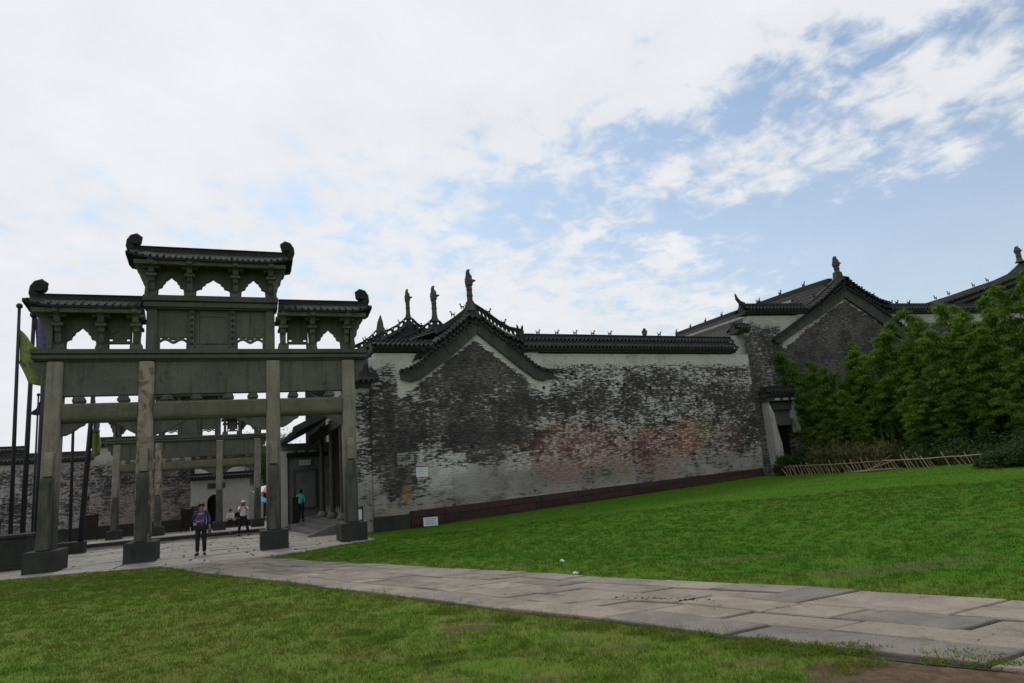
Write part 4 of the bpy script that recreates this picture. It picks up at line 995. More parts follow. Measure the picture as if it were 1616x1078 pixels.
for v in (4.3, 13.0):
    wcol(MB().prism([(-2.85,4.28),(-1.1,5.12),(.35,6.15),(.35,6.5),(-1.1,5.45),(-2.8,4.62)], v, v+.16), 'barge_board', 'trim', hall, bevel=.01)
m = MB().prism([(-2.65,4.3),(-1.1,5.08),(.3,6.05),(.3,6.2),(-1.1,5.2),(-2.65,4.42)], 4.46, 13.0); wcol(m, 'roof_boards', 'wood', hall)
# upturned corner beside the side roof
mm = MB().tube([(-.2,1.5,6.0),(-1.0,1.5,5.5),(-1.7,1.5,5.35),(-2.3,1.5,5.55),(-2.6,1.5,5.95)], [.14,.13,.12,.10,.03], 8); wcol(mm, 'upturned_eave', 'tile', hall)
m = MB(); tiles(m, [(Vector((.2,.5,6.5)), Vector((.2,4.3,6.5))), (Vector((-1.2,.5,5.5)), Vector((-1.2,4.3,5.5)))], 16, .06, 4, 13); wcol(m, 'side_roof', 'tile', hall, kind='stuff')
wcol(MB().box(-1.15, .2, .6, 4.3, 4.75, 5.35), 'side_fascia', 'wood', hall)

# ------------------------------------------------------------------ second hall, half hidden by bamboo
hall2 = thing('gabled_hall', F2.m(), 'taller dark-walled hall with one big gable and hooded side door, behind the bamboo', 'hall')
A2 = lambda x, y: F2.at(x, y, 0)
ow2 = old_wall('blackened_wall', [(6.4, 7.5, 3.6, 2.4, 'black', .6), (6.6, 9.0, 1.9, 1.3, 'black', 1.6), (5.0, 8.2, 1.5, .9, 'black', .7), (8.4, 8.2, 1.5, .9, 'black', .7), (.9, 5.6, 1.4, 3.0, 'black', .1), (14, 6, 5, 3, 'black', .2)], 8.75, base_top=(.30,.295,.28), mold=.72, gable=(6.75, 10.28, .585, 4.6), low=1.6)
m = MB().prism([(-.05, -.2), (.62, -.2), (.62, 3.32), (2.15, 3.32), (2.15, -.2), (26, -.2), (26, 9.25), (10.4, 9.25), (6.8, 11.1), (3.4, 9.25), (.35, 9.25), (.35, 8.2), (-.05, 8.2)], 0, .5)
wcol(m, 'side_wall', ow2, hall2)
wcol(MB().box(.45, 2.4, .5, .56, -.2, 3.5), 'door_dark', 'dark', hall2)  # flat black sheet paints the unlit interior behind the door opening
wcol(MB().box(-.05, .3, .0, 14, -.2, 8.4), 'return_wall', 'white', hall2)
coping(hall2, -.55, .22, 8.52, 8.9, 50)
coping(hall2, .12, 4.0, 9.55, 9.98, 51); coping(hall2, 9.5, 25.5, 9.5, 9.95, 52)
mm = MB().tube([(.35,.2,9.95),(.12,.2,10.05),(-.05,.2,10.25),(-.12,.2,10.55)], [.13,.11,.09,.03], 8); wcol(mm, 'upturned_corner', 'tile', hall2)
outer2 = [A2(*p) for p in ((1218,538),(1224,533),(1250,514),(1290,484),(1331,455),(1370,478),(1410,506),(1440,530),(1447,536))]
inner2 = [A2(*p) for p in ((1227,543),(1232,541),(1258,523),(1296,498),(1331,471),(1366,494),(1402,520),(1428,541),(1436,547))]
trim_band(hall2, outer2, inner2, -.14, .01, 'trim'); rake(hall2, outer2, .10, .26, 60)
rt = [A2(*p) for p in ((1268,490),(1290,474),(1310,455),(1322,443),(1330,437),(1340,446),(1360,460),(1385,474),(1400,478))]
wcol(MB().prism([A2(1262,496)]+rt+[A2(1402,494), outer2[6], outer2[5], outer2[4], outer2[3]], -.04, .5), 'gable_parapet', 'ridge', hall2)
for k, off in enumerate((-.05, -.32)): rake(hall2, [(a, b+off) for a, b in rt], .15, .28-.05*k, 70+k*9, 'tile')
m = MB()
for a, b in zip(rt, rt[1:]): m.prism([(a[0], a[1]), (b[0], b[1]), (b[0], b[1]+.20), (a[0], a[1]+.20)], .10, .34)
wcol(m, 'ridge', 'ridge', hall2)
beasts(hall2, [(p[0], p[1]+.18) for p in (rt[1], A2(1308,456))], .2, 1.0, True); beasts(hall2, [(p[0], p[1]+.16) for p in (A2(1344,448), A2(1364,461), A2(1383,472))], .2, 1.0)
for x in (1402, 1412, 1421, 1440): beasts(hall2, [(A2(x, 478)[0], 9.93)], .25, 1.0)
for x in (1200, 1206): beasts(hall2, [(A2(x, 478)[0], 9.97)], .25, .9, True)
s, z = A2(1327, 440); inst(fin_me, 'finial', hall2, Matrix.Translation((s, .2, z-.15)) @ Matrix.Diagonal((1.25, 1.25, .86, 1)))
wcol(MB().prism([(s-.55, z-.5), (s-.3, z-.1), (s-.2, z+.45), (s+.2, z+.45), (s+.3, z-.1), (s+.5, z-.45)], .08, .34), 'finial_foot', 'finial', hall2)
# big roof running back behind the gable, its ridge seen rising to the finial
def back_roof(parent, sp, zp, v1, z1, sw, label):
    m = MB(); n = round(v1/.26); N = 8
    pts = [(.5+(v1-.5)*i/N, zp-(zp-z1)*(i/N)**.8) for i in range(N+1)]
    for (va, za), (vb, zb) in zip(pts, pts[1:]):
        k = max(2, round((vb-va)/.34))
        tiles(m, [(Vector((sp, vb, zb)), Vector((sp, va, za))), (Vector((sp-sw*.4, vb, zb-1.3)), Vector((sp-sw*.4, va, za-1.3))), (Vector((sp-sw, vb, zb-2.7)), Vector((sp-sw, va, za-2.7)))], k, .10, 5, 5)
        m.add([(sp,va,za),(sp,vb,zb),(sp+sw,vb,zb-1.3),(sp+sw,va,za-1.5)], [(0,1,2,3)])
    st = MB()
    for (va, za), (vb, zb) in zip(pts[1:], pts[2:]):
        q = .52; st.add([(sp-sw*.4*q-.12, va, za-1.3*q), (sp-sw*.4*q-.12, vb, zb-1.3*q), (sp-sw*.4*q-.12, vb, zb-1.3*q+.16), (sp-sw*.4*q-.12, va, za-1.3*q+.16), (sp-sw*.4*q+.1, va, za-1.3*q), (sp-sw*.4*q+.1, vb, zb-1.3*q), (sp-sw*.4*q+.1, vb, zb-1.3*q+.16), (sp-sw*.4*q+.1, va, za-1.3*q+.16)], [(0,3,2,1),(3,7,6,2),(4,5,6,7)])
    wcol(st, 'lime_band', 'white', parent)
    r = wcol(m, 'rear_roof', 'tile_light', parent, kind='stuff'); b = MB()
    for (va, za), (vb, zb) in zip(pts, pts[1:]):
        k = len(b.v); b.add([(sp-.14,va,za-.1),(sp+.14,va,za-.1),(sp+.14,va,za+.3),(sp-.14,va,za+.3),(sp-.14,vb,zb-.1),(sp+.14,vb,zb-.1),(sp+.14,vb,zb+.3),(sp-.14,vb,zb+.3)], [(0,1,2,3),(4,7,6,5),(3,2,6,7),(0,3,7,4),(1,5,6,2)])
    wcol(b, 'rear_ridge', 'ridge', parent)
    for i in range(1, N+1):
        va, za = pts[i]; inst(beast_me, 'ridge_beast', parent, Matrix.Translation((sp, va, za+.3)) @ Matrix.Rotation(R_(-90), 4, 'Z') @ Matrix.Scale(1.2, 4))
back_roof(hall2, 6.5, 11.25, 18.4, 12.05, 4.5, '')
wcol(MB().box(2.6, 6.2, .6, 18, 5, 8.6), 'rear_wall', 'white', hall2)
# hooded side door
px0, px1 = A2(1197, 620)[0], A2(1244, 620)[0]
coping(hall2, px0-.05, px1+.25, 4.95, 5.35, 55, y0=-.55, thick=.3, name='door_hood', bar=True)
wcol(MB().box(px0, px1+.1, -.62, .0, 4.55, 4.72), 'hood_beam', 'trim', hall2)
for k in range(3): wcol(MB().box(px0+.45+.5*k, px0+.75+.5*k, -.66, -.60, 4.58, 4.70), 'beam_end', 'white_clean', hall2)
wcol(MB().prism([(px0+.08,-.2),(px0+.62,-.2),(px0+.56,2.4),(px0+.40,3.3),(px0+.36,3.9),(px0+.08,4.6)], -.58, 0), 'door_pier', 'white', hall2, bevel=.02)
wcol(MB().prism([(px1-.06,2.9),(px1+.02,2.9),(px1+.02,4.6),(px1-.22,4.6),(px1-.3,3.7),(px1-.14,3.3)], -.55, 0), 'door_pier', 'white', hall2, bevel=.01)
wcol(MB().box(px0+.45, px1-.2, -.22, .0, 3.3, 4.55), 'door_lintel', 'trim_light', hall2, bevel=.02)
wcol(MB().box(px0+.36, px1-.1, -.40, -.22, 4.1, 4.5), 'lintel_moulding', 'trim', hall2, bevel=.02)
# third hall at the right edge: the same kind of roof rising out of the frame
c3 = F2.w(18.6, 2.5); F3 = Frame((c3.x, c3.y), 10)
hall3 = thing('rear_hall', F3.m(), 'partly seen hall whose tiled roof climbs out of the right edge above the bamboo', 'hall')
A3 = lambda x, y: F3.at(x, y, 0)
r3 = [A3(*p) for p in ((1462,478),(1500,466),(1540,452),(1575,440),(1597,430),(1610,418),(1618,410))]; ap = r3[-1]
r3 = r3 + [(ap[0]+1.0, ap[1]-.8), (ap[0]+2.4, ap[1]-1.7), (ap[0]+5, ap[1]-2.6)]
body = [(r3[0][0], -.2)]+[(p[0], p[1]-.3) for p in r3]+[(r3[-1][0], -.2)]
wcol(MB().prism(body, 0, .5), 'gable_wall', 'ridge', hall3)
m = MB()
for a, b in zip(r3, r3[1:]): m.prism([(a[0], a[1]-.35), (b[0], b[1]-.35), (b[0], b[1]), (a[0], a[1])], .1, .38)
wcol(m, 'ridge', 'ridge', hall3)
for k in range(4): rake(hall3, [(a, b-.32-.34*k) for a, b in r3], .26, .25+.22*k, 80+k, 'tile', course=2)
for p in ((1501,464),(1540,451),(1562,443),(1480,471)): inst(beast_me, 'ridge_beast', hall3, Matrix.Translation((A3(*p)[0], .2, A3(*p)[1])) @ Matrix.Rotation(math.pi, 4, 'Z'))
inst(fin_me, 'finial', hall3, Matrix.Translation((ap[0]-.25, .2, ap[1]-.1)) @ Matrix.Diagonal((1.3, 1.3, .62, 1)))
wcol(MB().box(r3[0][0], r3[-1][0], .5, 10, -.2, 7.5), 'body', 'white', hall3)

# ------------------------------------------------------------------ far side of the court
bo = GF.w(0, 30); BF = Frame((bo.x, bo.y), 28)
ow3 = old_wall('far_court_wall', [(5, 3.6, 5, 1.4, 'black', .12), (3.5, 2.0, 3.5, 1.2, (.20,.14,.13), .45), (8.2, 1.6, 2.5, 1.3, (.24,.14,.125), .5), (2, 2, 1.4, .8, (.17,.09,.06), .35), (9.5, 3.4, 1.6, .9, (.17,.10,.075), .4)], 4.9, base_top=(.30,.285,.28), mold=.5, low=1.8)
def court_wall(s0, s1, z1, label, dy=0.0):
    g = thing('court_wall', BF.m(-.2) @ Matrix.Translation((s0, dy, 0)), label, 'wall'); L = s1-s0
    wcol(MB().box(0, L, 0, .4, -.5, z1-.2), 'wall_face', ow3, g); coping(g, -.1, L+.1, z1, z1+.5, 90, thick=.4)
    wcol(MB().box(0, L, -.06, 0, -.5, .75), 'plinth', 'stone_dark', g); return g
court_wall(-27, -10.25, 5.15, 'long grey-topped whitewashed court wall behind the flagpoles, lower than its neighbour')
court_wall(-10.3, -4.35, 6.0, 'pinkish weathered court wall behind the second archway, taller stretch', -.15)
g = thing('garden_wall', BF.m(-.2) @ Matrix.Translation((-26, 9, 0)), 'white wall top with dark tiles showing above the court wall at far left', 'wall')
wcol(MB().box(0, 10.6, 0, .4, -.5, 6.3), 'wall_face', 'white_clean', g); coping(g, -.1, 10.9, 6.5, 6.85, 91, thick=.4)
gh = thing('arched_gatehouse', BF.m(-.2) @ Matrix.Translation((-4.3, -.25, 0)), 'small cream gatehouse with arched doorway and stone plaque above the door', 'gatehouse')
arch = [(1.0, -.4), (1.0, 1.75)]+[(1.5-.5*math.cos(math.pi*k/8), 1.75+.5*math.sin(math.pi*k/8)) for k in range(1, 8)]+[(2.0, 1.75), (2.0, -.4)]
wcol(MB().prism([(0,-.4)]+arch+[(3.75,-.4),(3.75,3.25),(0,3.25)], 0, .5), 'front_wall', 'white_clean', gh)
wcol(MB().box(.8, 2.2, .5, .6, -.4, 2.6), 'doorway', 'dark', gh); coping(gh, -.1, 3.85, 3.45, 3.75, 92, thick=.5)
pq = wcol(MB().box(1.0, 2.15, -.06, 0, 2.65, 3.02), 'plaque', 'trim_light', gh, bevel=.01); wcol(MB().box(1.08, 2.07, -.075, -.06, 2.71, 2.96), 'plaque_face', 'trim', pq)
wcol(MB().box(0, .5, -.07, 0, .95, 1.55), 'notice_panel', 'trim', gh); wcol(MB().box(3.2, 4.3, .1, .6, -.4, 2.2), 'side_wall', 'white', gh)
wcol(MB().box(0, 3.8, -.08, 0, -.5, .25), 'plinth', 'stone_dark', gh)
h = thing('white_house', BF.m(-.2) @ Matrix.Translation((-5.2, 9, 0)), 'white gabled house end behind the arched gatehouse', 'house')
wcol(MB().prism([(0,0),(6.8,0),(6.8,4.6),(4.2,5.0),(1.6,5.0),(0,5.5)], 0, 5), 'wall', 'white_clean', h)
wcol(MB().prism([(-.2,5.4),(1.6,4.95),(1.6,5.15),(-.2,5.7)], -.3, 5.2), 'roof', 'tile', h); wcol(MB().box(.3, 1.5, -.1, 0, 3.8, 4.9), 'window', 'dark', h)
bb = wcol(MB().prism([(3.0,4.9),(6.9,4.7),(6.9,4.95),(3.0,5.15)], -.2, 5), 'roof', 'tile', h)
h = thing('brick_building', BF.m(-.2) @ Matrix.Translation((-4.2, 17, 0)), 'reddish-brown brick building top above the gatehouse, with vines along its edge', 'building')
wcol(MB().box(0, 7.5, 0, 6, 0, 6.3), 'wall', 'plinth', h); wcol(MB().box(-.1, 7.6, -.2, 6, 6.3, 6.6), 'parapet', 'trim', h)
# ------------------------------------------------------------------ bamboo grove
def leaf_cloud(centers, spread, n, size, seed, droop=.5):
    """n narrow leaves (two triangles each folded) scattered round the given points"""
    r = np.random.default_rng(seed); C = np.array(centers); idx = r.integers(0, len(C), n)
    P = C[idx] + r.normal(0, 1, (n, 3))*np.array(spread)
    a = r.uniform(0, 2*np.pi, n); tilt = r.normal(-droop, .45, n); L = size*r.uniform(.6, 1.3, n)
    d = np.stack([np.cos(a)*np.cos(tilt), np.sin(a)*np.cos(tilt), np.sin(tilt)], 1)
    s = np.cross(d, r.normal(0, 1, (n, 3))); s /= np.linalg.norm(s, axis=1)[:, None]+1e-6
    w_ = L*.13
    V = np.stack([P, P+d*(L*.45)[:, None]+s*w_[:, None], P+d*L[:, None], P+d*(L*.45)[:, None]-s*w_[:, None]], 1).reshape(-1, 3)
    F = np.arange(4*n).reshape(-1, 4); return V, F
def np_obj(name, V, F, mat, parent=None):
    me = bpy.data.meshes.new(name); n = len(V); me.vertices.add(n); me.vertices.foreach_set('co', np.asarray(V, np.float32).ravel())
    k = F.shape[1]; me.loops.add(F.size); me.loops.foreach_set('vertex_index', F.astype(np.int32).ravel()); me.polygons.add(len(F))
    me.polygons.foreach_set('loop_start', np.arange(0, F.size, k, dtype=np.int32)); me.polygons.foreach_set('loop_total', np.full(len(F), k, np.int32))
    me.update(); me.validate(); me.materials.append(mat); o = bpy.data.objects.new(name, me); COL.objects.link(o)
    if parent: o.parent = parent
    return o
def make_bamboo(seed, H, t0=.27):
    rd = random.Random(seed); root = thing('bamboo', Vector((0,0,0)), '', 'bamboo', 'bamboo plants in front of the gabled hall')
    centers = []; 
    for k in range(4):
        bx, by = rd.uniform(-.5, .5), rd.uniform(-.45, .45); h = H*(1.0 if k == 0 else rd.uniform(.62, .93)); lean = rd.uniform(0, 2*math.pi); amt = rd.uniform(.2, .6)*h*.5
        pts = []; 
        for i in range(9):
            t = i/8; q = amt*(t**2.6); pts.append((bx+math.cos(lean)*q, by+math.sin(lean)*q, h*t*(1-.04*t)))
        m = MB().tube(pts, [.035*(1-.85*i/8)+.004 for i in range(9)], 6); m.build('culm', M['culm'], root)
        nb = int(h/.175)
        for i in range(nb):
            t = t0+(1-t0)*i/nb; j = min(7, int(t*8)); f = t*8-j; p = Vector(pts[j]).lerp(Vector(pts[j+1]), f)
            reach = (.05+1.38*(1-t)**.62*min(1, (t-t0+.05)*3.2))*rd.uniform(.35, 1.2)
            a = rd.uniform(0, 2*math.pi)
            for q in (.2, .35, .48, .6, .72, .83, .93, 1.03): centers.append((p.x+math.cos(a)*reach*q+rd.uniform(-.03,.03), p.y+math.sin(a)*reach*q+rd.uniform(-.03,.03), p.z+.62*reach*q-.60*reach*q*q))
    V, F = leaf_cloud(centers, (.085, .085, .045), int(len(centers)*36), .125, seed, .75)
    np_obj('foliage', V, F, M['bamboo_leaf'], root)
    return root
protos = [make_bamboo(11, 6.0, .40), make_bamboo(12, 6.6, .36), make_bamboo(13, 5.4, .18)]
# (pixel x of the clump in the photo, pixel y of its tip, metres in front of the camera axis)
grove = [(1262,548,3.2),(1287,562,2.2),(1312,572,3.4),(1345,532,3.8),(1362,508,2.4),(1392,522,3.6),(1418,540,2.4),(1440,524,4.6),(1464,474,3.0),(1490,490,2.0),(1518,470,3.6),(1548,480,2.2),(1572,452,3.8),(1600,442,2.6),(1625,428,3.6),(1665,415,2.6),
         (1352,610,1.9),(1300,640,2.2),(1425,600,1.8),(1482,575,1.7),(1535,560,1.7),(1590,545,1.7),(1640,530,1.8),(1500,505,5.5),(1560,465,5.8),(1612,445,5.5),(1700,420,4.0),(1400,560,5.5),(1272,620,4.2),(1455,610,3.2),(1560,590,3.4),(1380,615,4.0),(1330,575,5.0),(1470,520,5.6),(1590,500,5.2),(1530,530,4.4)]
def fence_depth(x):
    d = RM @ Vector(((x-808)/1077, -(735-539)/1077, -1.0)); e = FB-FA; den = d.x*e.y-d.y*e.x; k = (FA.x*e.y-FA.y*e.x)/den; return k*d.y
FA, FB = Vector((12.6, 33.6)), Vector((17.6, 25.3))
BACKROW = {2, 7, 17, 23, 24, 25, 26, 27, 28, 30, 32, 33, 34, 35}
WHERE = ['leftmost bamboo, bright tip against the blackened wall beside the hooded door', 'second bamboo from the left, its tip just below the leftmost one', 'low rounded bamboo between the hooded door and the tall pointed one', 'bamboo standing close to the gable wall under the left trim end']
used = set()
BL = {5: 'bamboo just right of the pointed one before the gable', 6: 'shorter bamboo under the right trim end of the gable', 7: 'bamboo at the back, left of the one hiding the gable trim end',
 9: 'bamboo next to the right of the one covering the gable trim end, a little lower', 10: 'bamboo under the left end of the climbing roof', 11: 'bamboo under the middle of the climbing roof', 12: 'bamboo reaching the upper part of the climbing roof',
 13: 'bamboo near the right edge, just left of the tallest one', 16: 'short bamboo behind the dry weeds, below the pointed one', 17: 'short bamboo low beside the dark shrubs at the left of the grove', 18: 'short dark bamboo above the fallen heap of canes',
 19: 'short bamboo above the left end of the pale rail', 20: 'short bamboo above the middle of the pale rail', 21: 'short bamboo above the right end of the pale rail', 22: 'short bamboo at the right edge, in front of the tallest one',
 23: 'rear bamboo showing between two taller tips under the climbing roof', 24: 'rear bamboo behind those under the climbing roof', 25: 'rear bamboo behind the tallest one at the right edge', 26: 'rear bamboo just outside the right edge',
 27: 'rear bamboo against the gable wall, right of its middle', 28: 'rear bamboo close behind the hooded door', 29: 'middle-row bamboo behind the fallen canes', 30: 'middle-row bamboo behind the pale rail', 31: 'middle-row bamboo behind the dry weeds, nearest the gable', 32: 'rear bamboo behind the low rounded one, left part of the grove', 33: 'rear bamboo behind the one hiding the gable trim end', 34: 'rear bamboo behind those near the right edge', 35: 'rear bamboo under the middle of the climbing roof, mostly hidden'}
for i, (x, y, dep) in enumerate(grove):
    dep += fence_depth(x)
    d = RM @ Vector(((x-808)/1077, -(y-539)/1077, -1.0)); k = dep/d.y; X, Y = d.x*k, dep; zt = CH+d.z*k; g0 = gz1(X, Y); H = zt-g0
    pi = (2 if i in BACKROW else i % 2); pr_ = protos[pi]; o = pr_ if pi not in used else copy_tree(pr_); used.add(pi)
    base = (6.0, 6.6, 5.4)[pi]; sc = H/(base*.97); sxy = max(.75, min(1.15, sc))
    o.matrix_world = Matrix.Translation((X, Y, g0-.05)) @ Matrix.Rotation(random.uniform(0, 6.28), 4, 'Z') @ Matrix.Diagonal((sxy, sxy, sc, 1))
    if i < 4: o['label'] = WHERE[i]
    elif i == 4: o['label'] = 'bamboo with pointed tip rising in the middle of the gable wall'
    elif i == 8: o['label'] = 'bamboo tip covering the right end of the gable trim'
    elif i in (14, 15): o['label'] = 'tallest bamboo, at the right edge under the roof finial' if i == 14 else 'bamboo just outside the right edge, tall and leaning'
    elif i == 15: pass
    else: o['label'] = BL[i]
    if i in (14,): pass
def bush(name, x, y, z0, rx, ry, h, n, size, mat, label, cat, group=None, seed=0, stems=True):
    root = thing(name, Vector((x, y, z0)), label, cat, group); r = np.random.default_rng(seed+77)
    c = []
    for k in range(int(18+n/220)):
        a = r.uniform(0, 6.28); q = r.uniform(.1, 1)**.6; c.append((math.cos(a)*rx*q*.85, math.sin(a)*ry*q*.85, h*(.12+.80*r.uniform(0, 1)*(1-.45*q))))
    V, F = leaf_cloud(c, (rx*.13, ry*.13, h*.09), n, size, seed, .1); np_obj('foliage', V, F, mat, root)
    m = MB(); rd = random.Random(seed)
    for k in range(5): a = rd.uniform(0, 6.28); m.tube([(0,0,-.1),(math.cos(a)*rx*.3, math.sin(a)*ry*.3, h*.4),(math.cos(a)*rx*.6, math.sin(a)*ry*.6, h*.75)], [.03,.02,.006], 5)
    m.build('stem', M['wood'], root, kind='stuff'); return root
def by_px(x, y, z): p = ground_at(x, y, z); return p
for i, (x, dep, rx, h, sd_) in enumerate(((1250,fence_depth(1250)+1.2,.9,1.2,1),(1285,fence_depth(1285)+1.6,1.1,1.7,2),(1325,fence_depth(1325)+1.9,1.2,1.9,3),(1585,24.6,.9,.7,4),(1622,23.9,1.3,.85,5),(1660,23.2,1.2,1.2,6))):
    d = RM @ Vector(((x-808)/1077, -(735-539)/1077, -1.0)); k = dep/d.y; X = d.x*k
    bush('shrub', X, dep, gz1(X, dep)-.05, rx, rx, h, 5200, .15, M['bush_leaf'],
         ['dark shrub at the foot of the hooded door', 'dark shrub right of the hooded door, under the leftmost bamboo', 'rounded dark shrub beside the dry weeds', 'low leafy bush at the right end of the stick fence', 'leafy bush at the right edge of the lawn, beyond the fence', 'bush just past the right edge of the lawn'][i], 'shrub', seed=sd_)
# undergrowth and dry weeds behind the fence
def line_px(x0, y0, x1, y1, z, n): a, b = by_px(x0, y0, z), by_px(x1, y1, z); return [a.lerp(b, t/(n-1)) for t in range(n)]
FA, FB = Vector((12.6, 33.6)), Vector((17.6, 25.3)); FC = Vector((19.6, 22.6))
r = np.random.default_rng(4)
cs = []
for k in range(380):
    t = r.uniform(0, 1.25); p = FA.lerp(FB, t)+Vector((.85, .52))*r.uniform(.7, 3.8); cs.append((p.x, p.y, gz1(p.x, p.y)+r.uniform(.05, .4)+.7*min(1, max(0, (p-FA.lerp(FB, t)).length-1.2)/1.5)*r.random()))
V, F = leaf_cloud(cs, (.28, .28, .28), 42000, .16, 5, 0); o = np_obj('undergrowth', V, F, M['bush_leaf']); o['kind'] = 'stuff'
cs = []
for k in range(70):
    t = r.uniform(.12, .50); p = FA.lerp(FB, t)+Vector((.85, .52))*r.uniform(.35, 1.0); cs.append((p.x, p.y, gz1(p.x, p.y)+r.uniform(.15, .75)))
V, F = leaf_cloud(cs, (.16, .16, .2), 9000, .22, 6, -.9); o = np_obj('dry_weeds', V, F, M['weed']); o['kind'] = 'stuff'

# ------------------------------------------------------------------ stick fence
def fence(A, B, n, lean, label, h=.52, rail=True, seed=1, gap=()):
    rd = random.Random(seed); root = thing('stick_fence', Vector((A.x, A.y, gz1(A.x, A.y))), label, 'fence'); u = (B-A).normalized()
    for i in range(n):
        t = (i+rd.uniform(-.15, .15))/(n-1)
        if any(a < t < b for a, b in gap): continue
        if seed == 3 and rd.random() < .15: continue
        p = A.lerp(B, t); z = gz1(p.x, p.y); l = lean*rd.uniform(.6, 1.3); hh = h*rd.uniform(.65, 1.25); o_ = Vector((A.x, A.y, gz1(A.x, A.y)))
        a = Vector((p.x+u.x*l*.5, p.y+u.y*l*.5, z-.03))-o_; b = Vector((p.x-u.x*l*.5+rd.uniform(-.03,.03), p.y-u.y*l*.5, z+hh))-o_
        MB().tube([a, a.lerp(b, .5)+Vector((rd.uniform(-.01,.01), 0, 0)), b], [.019, .018, .014], 5).build('slat', M['bamboo_stick'], root)
    if rail:
        for hz in ((.40,) if h < .6 else (.40, .2)):
            pts = []
            for i in range(9):
                p = A.lerp(B, i/8); pts.append(Vector((p.x-.03, p.y-.03, gz1(p.x, p.y)+hz*h/.52+rd.uniform(-.02, .02)))-Vector((A.x, A.y, gz1(A.x, A.y))))
            MB().tube(pts, [.02]*9, 5).build('rail', M['bamboo_stick'], root)
    return root
fence(FA, FA.lerp(FB, .50), 32, .22, 'broken low fence of leaning split bamboo sticks, in front of the dry weeds', gap=((.60, .64),), seed=2)
fence(FA.lerp(FB, .52), FB+ (FB-FA).normalized()*.4, 32, .24, 'low stick fence with a long pale rail, nearer the right edge of the lawn', seed=3)
rd = random.Random(9)
pc = FA.lerp(FB, .47)
for i in range(9):
    a = rd.uniform(-.5, .5); L = rd.uniform(1.0, 2.3); u = (FB-FA).normalized(); n_ = Vector((u.y, -u.x)); q = pc+u*rd.uniform(-.6, .6)+n_*rd.uniform(.05, .45); z = gz1(q.x, q.y)
    d = (u*math.cos(a)+n_*math.sin(a)*.6); z1 = rd.choice([.05, .1, .35, .6]); p0 = q-d*L/2; p1 = q+d*L/2
    o = MB().tube([(p0.x, p0.y, z+.03), (q.x, q.y, z+.05+z1*.5), (p1.x, p1.y, z+.05+z1)], [.018,.017,.012], 5).build('bamboo_cane', M['bamboo_stick'])
    tag(o, 'loose pale bamboo cane in the fallen heap over the middle of the stick fence', 'cane', 'fallen canes lying over the fence')

# ------------------------------------------------------------------ boards and notices
p = WF.w(WF.at(680, 829, -.55)[0], -.55, 0); p.z = gz1(p.x, p.y)-.02
sg = thing('lawn_sign', Matrix.Translation(p) @ Matrix.Rotation(R_(14), 4, 'Z'), 'small white notice board staked in the grass at the foot of the long wall', 'sign')
b = MB().box(-.29, .29, -.015, .015, .06, .40).build('board', M['paper'], sg, bevel=.006)
for k in range(4): MB().box(-.22+.03*(k % 2), .22-.05*(k % 3), -.019, -.0155, .325-.065*k, .345-.065*k).build('text_line', M['ink'], b)
for x in (-.25, .25): MB().box(x-.015, x+.015, .016, .04, -.15, .38).build('stake', M['wood_grey'], sg)
s, z = A0(666, 745)
nb = MB().box(-.25, .25, -.012, .0, -.20, .20).build('paper_notice', M['paper']); nb.matrix_world = WF.m() @ Matrix.Translation((s, -.02, z)); tag(nb, 'pale square notice fixed on the blackened long wall, left part', 'notice')
for k in range(3): MB().box(-.18, .18-.05*k, -.016, -.012, .10-.08*k, .115-.08*k).build('text_line', M['ink'], nb)
def board(x, y, zg, w_, h_, label, deg=10, leg=.35, dep=0):
    p = ground_at(x, y, zg)
    if dep: p = Vector((p.x, p.y, 0))*(dep/p.y); p.z = gz1(p.x, p.y)+.13
    g = thing('notice_stand', Matrix.Translation(p) @ Matrix.Rotation(R_(deg), 4, 'Z'), label, 'notice board')
    MB().box(-w_/2, w_/2, -.03, .03, leg, h_).build('panel', M['wood'], g, bevel=.01)
    for sx in (-1, 1): MB().box(sx*w_/2-.04, sx*w_/2+.04, -.04, .04, -.1, h_+.08).build('post', M['wood'], g)
    MB().tube([(-w_/3, 0, h_-.02), (-w_/3, 0, h_+.10), (w_/3, 0, h_+.10), (w_/3, 0, h_-.02)], .02, 5).build('top_loop', M['wood'], g); return g
board(142, 851, -.15, .75, 1.45, 'dark standing notice board with a loop on top, behind the stone block at left', 20)
board(295, 833, -.25, .65, 1.45, 'dark notice board against the pinkish court wall', 24, .3, 45.5)
p = WF.w(-.95, -.55); g = thing('notice_stand', Matrix.Translation((p.x, p.y, -.02)) @ Matrix.Rotation(R_(20), 4, 'Z'), 'small black-framed lantern-like stand behind the rightmost archway pillar', 'stand')
MB().box(-.16, .16, -.02, .02, .55, .95).build('pane', M['paper'], g)
m = MB().box(-.2, -.15, -.04, .04, 0, 1.05); m.box(.15, .2, -.04, .04, 0, 1.05); m.box(-.2, .2, -.04, .04, .95, 1.02); m.box(-.2, .2, -.04, .04, .48, .55); m.build('frame', M['wood'], g)
p = WF.w(-2.35, 8.2); o = MB().box(-.14, .14, -.1, .1, 0, 1.15); o.box(-.2, .2, -.16, .16, -.02, .08); o.box(-.17,.17,-.13,.13,1.15,1.22); o = o.build('dark_post_stand', M['wood'], bevel=.01); o.matrix_world = Matrix.Translation((p.x, p.y, .3)) @ Matrix.Rotation(R_(24), 4, 'Z'); tag(o, 'narrow dark upright stand on the steps, left of the person in teal', 'stand')

